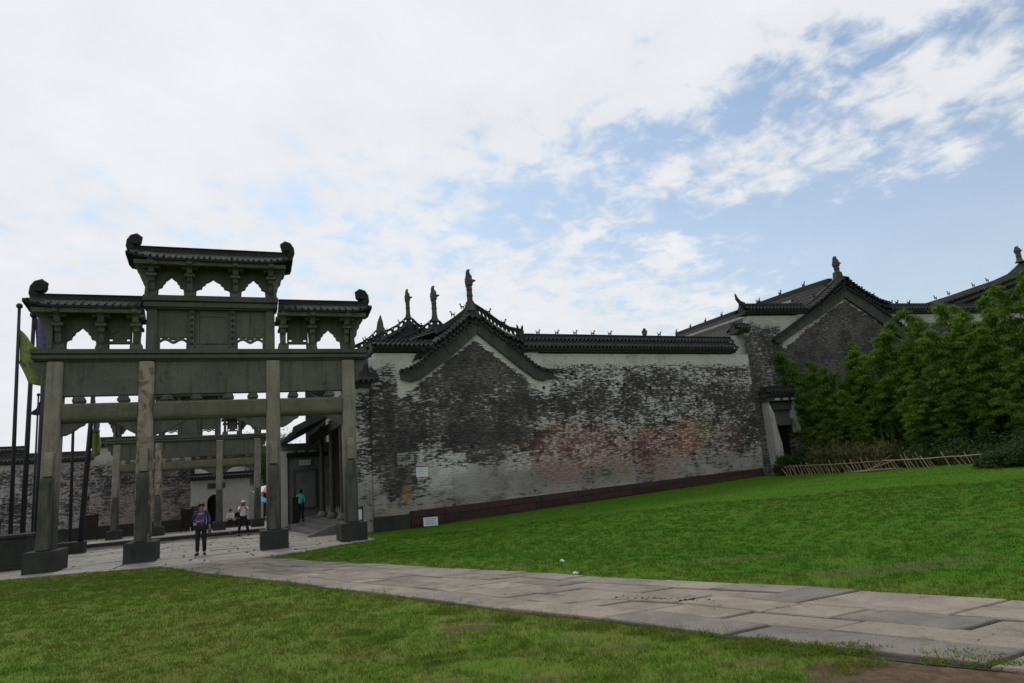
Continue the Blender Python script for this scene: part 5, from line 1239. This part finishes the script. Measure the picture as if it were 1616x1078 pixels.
# ------------------------------------------------------------------ left: planters, hedge, flagpoles
def block(name, s, v, L, Wd, H, label, cat, mat='stone_dark', deg=0, lip=True):
    p = GF.w(s, v); z = gz1(p.x, p.y); g = thing(name, Matrix.Translation((p.x, p.y, z)) @ Matrix.Rotation(R_(22+deg), 4, 'Z'), label, cat)
    MB().box(-L/2, L/2, -Wd/2, Wd/2, -.2, H-.1).build('body', M[mat], g, bevel=.03)
    if lip: MB().box(-L/2-.04, L/2+.04, -Wd/2-.04, Wd/2+.04, H-.1, H).build('rim', M[mat], g, bevel=.015); MB().box(-L/2-.1, L/2+.1, -Wd/2-.1, Wd/2+.1, -.2, .14).build('foot', M[mat], g, bevel=.02)
    return g
block('stone_planter', -9.6, 3.3, 4.6, 1.6, 1.10, 'long dark stone planter at the left edge, below the flagpoles', 'planter')
block('stone_block', -7.75, 11.0, 1.15, .7, .62, 'low dark stone block seen between the two left pillars', 'stone block', lip=False)
p = GF.w(-9.2, 4.9); q = MB().box(-.55, .55, -.3, .3, -.1, 1.55); q.box(-.6, .6, -.35, .35, 1.45, 1.6); q = q.build('flagpole_box', M['plinth'], bevel=.02); q.matrix_world = Matrix.Translation((p.x, p.y, 0)) @ Matrix.Rotation(R_(22), 4, 'Z'); tag(q, 'dark red box-like stand at the foot of the left flagpoles', 'stand')
p = GF.w(-7.4, 3.7); q = MB().tube([(0,0,0),(0,0,.05),(0,0,.75),(0,0,.8),(0,0,.86)], [.13,.15,.12,.16,.12], 10).build('stone_bollard', M['stone'], smooth=False); q.matrix_world = Matrix.Translation((p.x, p.y, 0)); tag(q, 'short pale stone post just left of the leftmost archway pillar', 'bollard')
for i, (s, v, rx, h) in enumerate(((-11.2, 5.6, 1.3, 1.75), (-9.4, 14.2, 1.3, 1.25), (-12.5, 9.5, 1.5, 1.6))):
    p = GF.w(s, v); bush('hedge_bush', p.x, p.y, gz1(p.x, p.y), rx, .8, h, 7000, .085, M['bush_leaf'], ['dark clipped bush at the left edge behind the long planter', 'clipped green bush seen between the first archway pillar and the block', 'dark bush beyond the flagpoles at far left'][i], 'bush', seed=30+i)
def flagpole(x_top, y_top, x_bot, y_bot, dep, r, label, flag=None):
    def pt(x, y, k): d = RM @ Vector(((x-808)/1077, -(y-539)/1077, -1.0)); q = k/d.y; return Vector((d.x*q, k, CH+d.z*q))
    a = pt(x_bot, y_bot, dep); b = pt(x_top, y_top, dep); t = (a.z+.0)/(a.z-b.z) if a.z > 0 else 0
    a2 = a+(b-a)*((a.z-(-.1))/(a.z-b.z)) if a.z > -.1 else a
    g = thing('flagpole', a2, label, 'flagpole', 'dark flagpoles left of and behind the archway'); D_ = b-a2
    MB().tube([Vector((0,0,0)), D_*.5, D_], [r, r*.9, r*.7], 10).build('pole', M['pole'], g, smooth=True)
    MB().ball(tuple(D_), r*1.5, 8, 6).build('pole_top', M['pole'], g, smooth=True)
    if flag:
        for (t0, pts, mat) in flag:
            V = []; n = len(pts)
            base = [Vector((p_[0], p_[1]*.5, p_[2]))+D_*t0 for p_ in pts]
            # hanging cloth: grid between the pole edge and the free edge, with folds
            top_in, top_out, bot_out, bot_in = base; N = 14; K = 10; Vv = []; Ff = []
            for i in range(N+1):
                for j in range(K+1):
                    u_, v_ = i/N, j/K; q = top_in.lerp(top_out, u_).lerp(bot_in.lerp(bot_out, u_), v_)
                    Vv.append(tuple(q+Vector((.05*math.sin(v_*7+u_*4)*u_, .16*math.sin(u_*9+v_*2.5)*(.3+u_), -.08*math.sin(u_*math.pi)))))
            for i in range(N):
                for j in range(K): k = i*(K+1)+j; Ff.append((k, k+1, k+K+2, k+K+1))
            mb = MB(); mb.add(Vv, Ff); fo = mb.build('flag', M[mat], g, smooth=True); sm = fo.modifiers.new('thickness', 'SOLIDIFY'); sm.thickness = .008
    return g
flagpole(31, 483, 17, 835, 25.5, .078, 'leftmost dark flagpole with yellow-green flag blown against the archway',
         [(.91, [(0,0,0),(1.05,.4,-1.15),(1.1,.5,-1.85),(.1,0,-1.3)], 'flag_green'), (.78, [(0,0,0),(.8,.4,-.25),(1.1,.4,-1.0),(.45,0,-.9)], 'flag_green')])
flagpole(54, 497, 36, 838, 26.5, .10, 'second flagpole from the left, thick, with purple flag behind the roof end',
         [(.995, [(0,0,0),(.35,.2,-.1),(.85,.4,-1.45),(.15,0,-1.35)], 'flag_purple')])
flagpole(61, 623, 51, 838, 30, .05, 'thin shorter flagpole, third from the left')
flagpole(70, 560, 58, 845, 25.0, .10, 'thick dark flagpole close beside the leftmost pillar', [(.80, [(0,0,0),(-.05,.1,-.3),(-.30,.1,-.7),(-.1,0,-.6)], 'flag_purple')])
flagpole(119, 560, 111, 838, 30.5, .07, 'upright flagpole seen between the two left pillars, thinner one', None)
flagpole(153, 560, 128, 842, 29.5, .115, 'leaning flagpole between the two left pillars, with drooping pale flag',
         [(.78, [(0,0,0),(.22,.1,-.5),(.28,.1,-1.6),(.05,0,-1.3)], 'flag_purple'), (.62, [(0,0,0),(.35,.1,-.1),(.5,.1,-1.0),(.1,0,-1.3)], 'flag_green')])

# ------------------------------------------------------------------ parasols and trees beyond the court
def parasol(x, y, dep, rad, mat, label, stripes=False):
    d = RM @ Vector(((x-808)/1077, -(y-539)/1077, -1.0)); k = dep/d.y; X = d.x*k; zt = CH+d.z*k; zg = gz1(X, dep)+.1
    g = thing('parasol', Vector((X, dep, zg)), label, 'parasol'); H = zt-zg; N = 8
    for i in range(N):
        a0, a1 = 2*math.pi*i/N, 2*math.pi*(i+1)/N; m = MB(); P = lambda a, q, z: (math.cos(a)*rad*q, math.sin(a)*rad*q, z)
        m.add([(0,0,H), P(a0,.5,H-.12), P(a1,.5,H-.12), P(a0,1,H-.5), P(a1,1,H-.5), P(a0,1,H-.62), P(a1,1,H-.62)], [(0,1,2),(1,3,4,2),(3,5,6,4)])
        o = m.build('canopy_panel', M['paper'] if stripes and i % 2 else M[mat], g); sm = o.modifiers.new('thickness', 'SOLIDIFY'); sm.thickness = .01
    MB().tube([(0,0,0),(0,0,H+.05)], .025, 6).build('pole', M['wood'], g); return g
parasol(402, 782, 56, 1.25, 'blue_canopy', 'blue parasol showing behind the second archway, left of the third pillar')
parasol(424, 765, 52, 1.3, 'red_canopy', 'red and white parasol half hidden behind the third pillar', True)
def tree(x, y_top, dep, rad, label, seed, H=None):
    d = RM @ Vector(((x-808)/1077, -(y_top-539)/1077, -1.0)); k = dep/d.y; X = d.x*k; zt = CH+d.z*k; zg = gz1(X, dep); H = zt-zg
    g = thing('leafy_tree', Vector((X, dep, zg)), label, 'tree'); rd = random.Random(seed); r_ = np.random.default_rng(seed)
    MB().tube([(0,0,-.1),(.1,0,H*.3),(.0,.1,H*.6),(.1,0,H*.85)], [.2,.16,.1,.04], 8).build('trunk', M['wood'], g)
    m = MB(); c = []
    for i in range(12):
        a = rd.uniform(0, 6.28); z0 = H*rd.uniform(.3, .7); L = rad*rd.uniform(.5, 1); e = (math.cos(a)*L, math.sin(a)*L, min(H*.95, z0+L*.8)); m.tube([(0,0,z0), (e[0]*.5, e[1]*.5, z0+(e[2]-z0)*.6), e], [.06,.04,.012], 5)
        for q in range(9): c.append((e[0]*r_.uniform(.4,1.1), e[1]*r_.uniform(.4,1.1), e[2]+r_.normal(0, H*.07)))
    m.build('limb', M['wood'], g, kind='stuff')
    V, F = leaf_cloud(c, (rad*.16, rad*.16, H*.055), 15000, .22, seed, .2); np_obj('crown', V, F, M['tree_leaf'], g); return g
tree(414, 690, 60, 2.6, 'green tree behind the second archway, between its right pillar and the near pillar', 41)
tree(395, 705, 66, 2.4, 'tree rising over the brick building beyond the gatehouse', 42)
tree(370, 700, 70, 2.0, 'low tree crown showing above the brick building', 43)

# ------------------------------------------------------------------ people
def skin_obj(name, joints, edges, mat, parent, sub=1, root=0):
    """joints: name -> (x, y, z, radius or (rx, ry)); a Skin surface over the connected joints"""
    keys = list(joints); me = bpy.data.meshes.new(name); me.from_pydata([joints[k][:3] for k in keys], [(keys.index(a), keys.index(b)) for a, b in edges], [])
    o = bpy.data.objects.new(name, me); COL.objects.link(o)
    sk = o.modifiers.new('skin', 'SKIN'); sk.use_smooth_shade = True
    for i, k in enumerate(keys):
        r_ = joints[k][3]; r_ = r_ if isinstance(r_, tuple) else (r_, r_); me.skin_vertices[0].data[i].radius = r_
    me.skin_vertices[0].data[root].use_root = True
    sb = o.modifiers.new('sub', 'SUBSURF'); sb.levels = sub; sb.render_levels = sub
    dg = bpy.context.evaluated_depsgraph_get(); dg.update(); me2 = bpy.data.meshes.new_from_object(o.evaluated_get(dg)); me2.name = name
    bpy.data.objects.remove(o); me2.materials.clear(); me2.materials.append(mat); me2.shade_smooth()
    o = bpy.data.objects.new(name, me2); COL.objects.link(o); o.parent = parent; return o
def person(loc, face, label, J, shirt, trousers, height=1.62, extra=None):
    """figure 1.62 m tall facing -y locally; J overrides joint positions"""
    g = thing('person', Matrix.Translation(loc) @ Matrix.Rotation(R_(face), 4, 'Z') @ Matrix.Scale(height/1.62, 4), label, 'person')
    j = dict(pelvis=(0,0,.86), spine=(0,0,1.02), chest=(0,-.01,1.20), neck=(0,0,1.36), chin=(0,-.02,1.42), head=(0,-.02,1.52),
             hipL=(.085,0,.84), kneeL=(.10,-.02,.46), ankleL=(.10,.02,.09), toeL=(.115,-.13,.035), hipR=(-.085,0,.84), kneeR=(-.10,-.02,.46), ankleR=(-.10,.02,.09), toeR=(-.115,-.13,.035),
             shL=(.165,0,1.31), elL=(.215,.02,1.06), wrL=(.225,-.03,.83), haL=(.225,-.05,.75), shR=(-.165,0,1.31), elR=(-.215,.02,1.06), wrR=(-.225,-.03,.83), haR=(-.225,-.05,.75))
    longs = J.pop('_long', True); j.update(J); P = lambda k, r: (*j[k], r)
    E_ = [('pelvis','spine'),('spine','chest'),('chest','neck'),('neck','chin'),('chin','head')]
    for s in 'LR': E_ += [('pelvis','hip'+s),('hip'+s,'knee'+s),('knee'+s,'ankle'+s),('ankle'+s,'toe'+s),('chest','sh'+s),('sh'+s,'el'+s),('el'+s,'wr'+s),('wr'+s,'ha'+s)]
    rad = dict(pelvis=(.12,.09), spine=(.11,.08), chest=(.13,.09), neck=.048, chin=(.055,.06), head=(.078,.095))
    for s in 'LR': rad.update({'hip'+s: .078, 'knee'+s: .052, 'ankle'+s: .036, 'toe'+s: (.036,.026), 'sh'+s: .052, 'el'+s: .038, 'wr'+s: .026, 'ha'+s: (.034,.018)})
    body = skin_obj('body', {k: P(k, rad[k]) for k in j}, E_, M['skin'], g, 2)
    hx, hy, hz = j['head']
    m = MB()
    for sx in (-1, 1): m.ball((hx+sx*.03, hy-.083, hz+.005), .011, 6, 4)
    m.build('eyes', M['hair'], body, kind='stuff')
    m = MB(); m.taper(hx, hy-.095, hz-.045, hz+.01, .016, .014, .008, .008); m.build('nose', M['skin'], body)
    MB().box(hx-.024, hx+.024, hy-.090, hy-.078, hz-.070, hz-.060).build('mouth', M['plinth'], body)
    m = MB()
    for sx in (-1, 1): m.ball((hx+sx*.079, hy+.005, hz-.005), .022, 6, 4)
    m.build('ears', M['skin'], body, kind='stuff')
    m = MB(); m.ball((hx, hy+.018, hz+.022), .094, 14, 10, 1.08); m.v = [(a, b, c) if not (b < hy-.045 and c < hz+.05) else (a, hy-.045, max(c, hz+.045)) for a, b, c in m.v]; m.build('hair', M['hair'], g, smooth=True)
    c = dict(pelvis=(.15,.115), spine=(.145,.11), chest=(.155,.115), neck=.062)
    for s in 'LR': c.update({'sh'+s: .068, 'el'+s: .054})
    sl = {k: P(k, c[k]) for k in ('pelvis','spine','chest','neck','shL','elL','shR','elR')}; sl['neck'] = (*((Vector(j['neck'])*.92+Vector(j['chest'])*.08)[:]), .064)
    sl['pelvis'] = (j['pelvis'][0], j['pelvis'][1], j['pelvis'][2]-.02, (.15,.115)); e2 = [('pelvis','spine'),('spine','chest'),('chest','neck'),('chest','shL'),('shL','elL'),('chest','shR'),('shR','elR')]
    if longs:
        for s in 'LR': sl['cu'+s] = (*(Vector(j['el'+s]).lerp(Vector(j['wr'+s]), .7)[:]), .043); e2.append(('el'+s, 'cu'+s))
    skin_obj('shirt', sl, e2, shirt, g, 2)
    tr = dict(pelvis=(*j['pelvis'], (.138,.105))); e3 = []
    for s in 'LR':
        tr['hip'+s] = P('hip'+s, (.098,.10)); tr['knee'+s] = P('knee'+s, .072); a = Vector(j['ankle'+s]); tr['ankle'+s] = (a.x, a.y, a.z+.0, .060); e3 += [('pelvis','hip'+s),('hip'+s,'knee'+s),('knee'+s,'ankle'+s)]
    skin_obj('trousers', tr, e3, trousers, g, 2)
    for s in 'LR':
        a = Vector(j['ankle'+s]); t = Vector(j['toe'+s]); d = (t-a); d.z = 0; d.normalize()
        MB().tube([(a.x-d.x*.06, a.y-d.y*.06, a.z-.045), (a.x+d.x*.04, a.y+d.y*.04, a.z-.04), (t.x, t.y, a.z-.055), (t.x+d.x*.04, t.y+d.y*.04, a.z-.06)], [.038,.046,.040,.018], 8).build('shoe', M['hair'], g, smooth=True)
        # five fingers on each hand
        w_, h_ = Vector(j['wr'+s]), Vector(j['ha'+s]); dd = (h_-w_).normalized(); sd2 = dd.cross(Vector((0,1,0))); sd2 = sd2.normalized() if sd2.length > .1 else Vector((1,0,0))
        for k in range(5):
            o_ = sd2*(-.026+.013*k); L = (.055,.075,.08,.075,.06)[k]; b = h_+o_
            if k == 0: MB().tube([h_-dd*.03+sd2*-.03, h_+sd2*-.055+dd*.0, h_+sd2*-.06+dd*.03], [.011,.010,.008], 5).build('finger', M['skin'], body, smooth=True)
            else: MB().tube([b, b+dd*L*.5+Vector((0,-.008,0)), b+dd*L+Vector((0,-.022,-.004))], [.010,.009,.007], 5).build('finger', M['skin'], body, smooth=True)
    return g, body, j
def zg(p): return gz1(p[0], p[1])+.035
p = ground_at(317, 876.5, .03)
g, body, j = person((p.x, p.y, .035), 24, 'woman in patterned blue-purple shirt, black trousers and woven sun hat, standing inside the archway', dict(elR=(-.235,.03,1.07), wrR=(-.08,-.15,1.03), haR=(.0,-.17,1.05), elL=(.235,.04,1.06), wrL=(.245,-.02,.84), haL=(.245,-.03,.76), kneeL=(.095,-.03,.46), kneeR=(-.10,0,.46), toeR=(-.15,-.11,.035)), M['pattern_shirt'], M['trousers'], 1.60)
hx, hy, hz = j['head']; m = MB().tube([(hx,hy,hz+.05),(hx,hy,hz+.055),(hx,hy,hz+.07),(hx,hy,hz+.13),(hx,hy,hz+.145)], [.155,.16,.112,.098,.05], 18); m.build('hat', M['hat'], g, smooth=True)
MB().box(.19, .30, -.08, .04, .62, .80).build('handbag', M['wood_grey'], g, bevel=.02)
p = ground_at(384, 845, -.13)
g, body, j = person((p.x, p.y, zg(p)), 20, 'man in white shirt and cap, black trousers, legs apart, holding a phone to his face', dict(_long=False, elR=(-.20,-.16,1.16), wrR=(-.07,-.30,1.38), haR=(-.05,-.32,1.43), elL=(.20,-.16,1.16), wrL=(.07,-.30,1.38), haL=(.05,-.32,1.43), kneeL=(.17,-.02,.46), ankleL=(.23,.02,.09), toeL=(.27,-.11,.035), kneeR=(-.16,-.02,.46), ankleR=(-.20,.02,.09), toeR=(-.25,-.11,.035)), M['white_shirt'], M['trousers'], 1.66)
hx, hy, hz = j['head']; m = MB().ball((hx, hy+.01, hz+.045), .102, 14, 8, .9); m.v = [(a, b, max(c, hz+.04)) for a, b, c in m.v]; m.box(hx-.06, hx+.06, hy-.17, hy-.08, hz+.042, hz+.052); m.build('cap', M['white_shirt'], g, smooth=False)
MB().box(-.075, .075, -.345, -.335, 1.41, 1.49).build('phone', M['hair'], g)
p = WF.w(-2.0, 9.0)
g, body, j = person((p.x, p.y, .30), 180, 'person in teal top and dark trousers, seen from behind on the entrance steps', dict(wrL=(.16,-.2,.98), haL=(.12,-.25,1.0), kneeL=(.08,-.02,.46), kneeR=(-.08,0,.46)), M['teal_shirt'], M['trousers'], 1.58)
hx, hy, hz = j['head']; MB().ball((hx, hy+.02, hz+.01), .105, 12, 8, 1.12).build('hair_bun', M['hair'], g, smooth=True)
def seated(x, dep, shirt, label, bench):
    d = RM @ Vector(((x-808)/1077, -(820-539)/1077, -1.0)); k = dep/d.y; X = d.x*k; z = gz1(X, dep)+.15
    person((X, dep, z-.38), 25, label, dict(kneeL=(.12,-.40,.84), ankleL=(.12,-.40,.46), toeL=(.12,-.53,.41), kneeR=(-.12,-.40,.84), ankleR=(-.12,-.40,.46), toeR=(-.12,-.53,.41), elL=(.22,-.08,1.08), wrL=(.10,-.26,.98), haL=(.06,-.30,.97), elR=(-.22,-.08,1.08), wrR=(-.10,-.26,.98), haR=(-.06,-.30,.97)), shirt, M['trousers'], 1.6)
    return X, z
X1, z1 = seated(363.5, 47.3, M['white_shirt'], 'seated person in white shirt, hands in lap, in front of the gatehouse', True)
X2, z2 = seated(376, 47.9, M['trousers'], 'seated person in dark clothes beside the one in white', True)
bn = thing('stone_bench', Matrix.Translation(((X1+X2)/2, 47.85, z1)) @ Matrix.Rotation(R_(25), 4, 'Z'), 'low dark stone bench under the two seated people', 'bench')
MB().box(-1.1, 1.1, -.2, .25, .30, .42).build('seat', M['stone_dark'], bn, bevel=.02)
for x in (-.9, .9): MB().box(x-.15, x+.15, -.15, .2, -.1, .30).build('leg', M['stone_dark'], bn)
# litter
for (x, y, lb) in ((887, 884, 'crumpled white tissue on the grass, the farther one'), (908, 903, 'smaller crumpled white tissue, nearer the path')):
    p = ground_at(x, y, .05); m = MB(); rd = random.Random(x); m.ball((0,0,.015), .048, 10, 6, .4); m.v = [(a+rd.uniform(-.014,.014), b+rd.uniform(-.014,.014), max(0, c+rd.uniform(-.01,.02))) for a, b, c in m.v]
    o = m.build('tissue', M['paper']); o.location = (p.x, p.y, gz1(p.x, p.y)+.02); tag(o, lb, 'tissue')

# ------------------------------------------------------------------ grass blades
def grass():
    r = np.random.default_rng(21); N = 560000
    R = 4.6+31*r.random(N)**1.05; A = np.radians(r.uniform(-44, 40, N)); X = R*np.sin(A)*1.0; Y = R*np.cos(A)
    # tufts: part of the blades gather on random centres
    nt_ = 26000; tr_ = 4.6+20*r.random(nt_)**1.05; ta = np.radians(r.uniform(-44, 40, nt_)); tx, ty = tr_*np.sin(ta), tr_*np.cos(ta); th = r.uniform(.7, 1.9, nt_)*np.where(r.random(nt_) < .08, 1.7, 1)
    k = r.random(N) < .45; ti = r.integers(0, nt_, N); sg_ = .028+.03*r.random(N)
    X = np.where(k, tx[ti]+r.normal(0, 1, N)*sg_, X); Y = np.where(k, ty[ti]+r.normal(0, 1, N)*sg_, Y); hs = np.where(k, th[ti], .8); R = np.hypot(X, Y)
    nx_, ny_ = -ND.y, ND.x
    if nx_ < 0: nx_, ny_ = -nx_, -ny_
    ax, ay = X-N0.x, Y-N0.y; along = ax*ND.x+ay*ND.y; dn = ax*nx_+ay*ny_
    fx, fy = X-F0.x, Y-F0.y; nfx, nfy = -FD.y, FD.x
    if nfx < 0: nfx, nfy = -nfx, -nfy
    df = fx*nfx+fy*nfy; af = fx*FD.x+fy*FD.y
    jit = r.normal(0, .085, N)
    on_path = (dn > .02+jit) & (df < -.02+jit) & ((along > -.3) | (af > -.3))
    gx, gy = X-GF.o.x, Y-GF.o.y; gs = gx*GF.u.x+gy*GF.u.y; gv = gx*GF.v.x+gy*GF.v.y
    on_pl = (gs < 3.1+jit) & (gv > -.1-(gs+9.5)*(2.5/8.97)+jit) & (gv > (-2.6+(gs+.53)*(2.5/3.63)))
    wx, wy = X-WF.o.x, Y-WF.o.y; ws = wx*WF.u.x+wy*WF.u.y; wv = wx*WF.v.x+wy*WF.v.y
    bad = on_path | on_pl | ((wv > -.1) & (ws > -1) & (ws < 19.9)) | (wv > 3) & (ws < 3)
    bare = np.zeros(N)
    for (cx, cy, rx, ry, kk) in BARE:
        q = ((X-cx)/rx)**2+((Y-cy)/ry)**2; bare = np.maximum(bare, kk*np.clip(1.6-q, 0, 1))
    pn = np.sin(X*2.1+np.sin(Y*1.7)*1.3)*np.sin(Y*2.6+np.sin(X*1.9)); bad |= r.random(N) < bare*1.05
    bad |= (pn > .62) & (r.random(N) < .6) & (R < 13)
    ok = ~bad; X, Y, R, hs, k = X[ok], Y[ok], R[ok], hs[ok], k[ok]; n = len(X)
    near_edge = np.abs(dn[ok]) < .25; hs = np.where(near_edge, hs*1.25, hs)
    far = (df[ok] > 0)
    Z = lawn_z(X, Y)-.006; h = .032*hs*r.uniform(.6, 1.4, n)*np.where(far, .9, 1.0); wd = .0042*np.maximum(1, R/6.5)**.85*r.uniform(.7, 1.3, n)
    a = r.uniform(0, 2*np.pi, n); b = r.uniform(0, 2*np.pi, n); ln = h*r.uniform(.1, .9, n)
    # blades turn mostly across the line of sight so that thin ones still show
    P0 = np.stack([X-np.cos(a)*wd, Y-np.sin(a)*wd, Z], 1); P1 = np.stack([X+np.cos(a)*wd, Y+np.sin(a)*wd, Z], 1)
    P2 = np.stack([X+np.cos(b)*ln, Y+np.sin(b)*ln, Z+h], 1)
    V = np.stack([P0, P1, P2], 1).reshape(-1, 3); F = np.arange(3*n).reshape(-1, 3)
    o = np_obj('grass', V, F, M['blade']); o['kind'] = 'stuff'
    at = o.data.attributes.new('tone', 'FLOAT', 'POINT'); tone = r.beta(2.2, 2.2, n); T = np.stack([tone*.25, tone*.25, tone], 1).ravel(); at.data.foreach_set('value', T.astype(np.float32))
grass()
# taller weeds along the path's near edge
r = np.random.default_rng(8); cs = []
for (x, y) in ((1100,1006),(1210,1016),(1250,1022),(1300,1027),(1345,1030),(1480,1040),(1530,1044),(1580,1050),(700,968),(800,978),(940,990),(1040,998),(600,1010),(690,1040),(560,1000),(1350,1052),(1180,1022)):
    p = ground_at(x, y, 0)
    for k in range(7): cs.append((p.x+r.normal(0,.12), p.y+r.normal(0,.06), .01))
V, F = leaf_cloud(cs, (.06, .05, .004), 9000, .042, 9, -.8); o = np_obj('weed_tufts', V, F, M['blade']); o['kind'] = 'stuff'
at = o.data.attributes.new('tone', 'FLOAT', 'POINT'); at.data.foreach_set('value', r.random(len(V)).astype(np.float32))
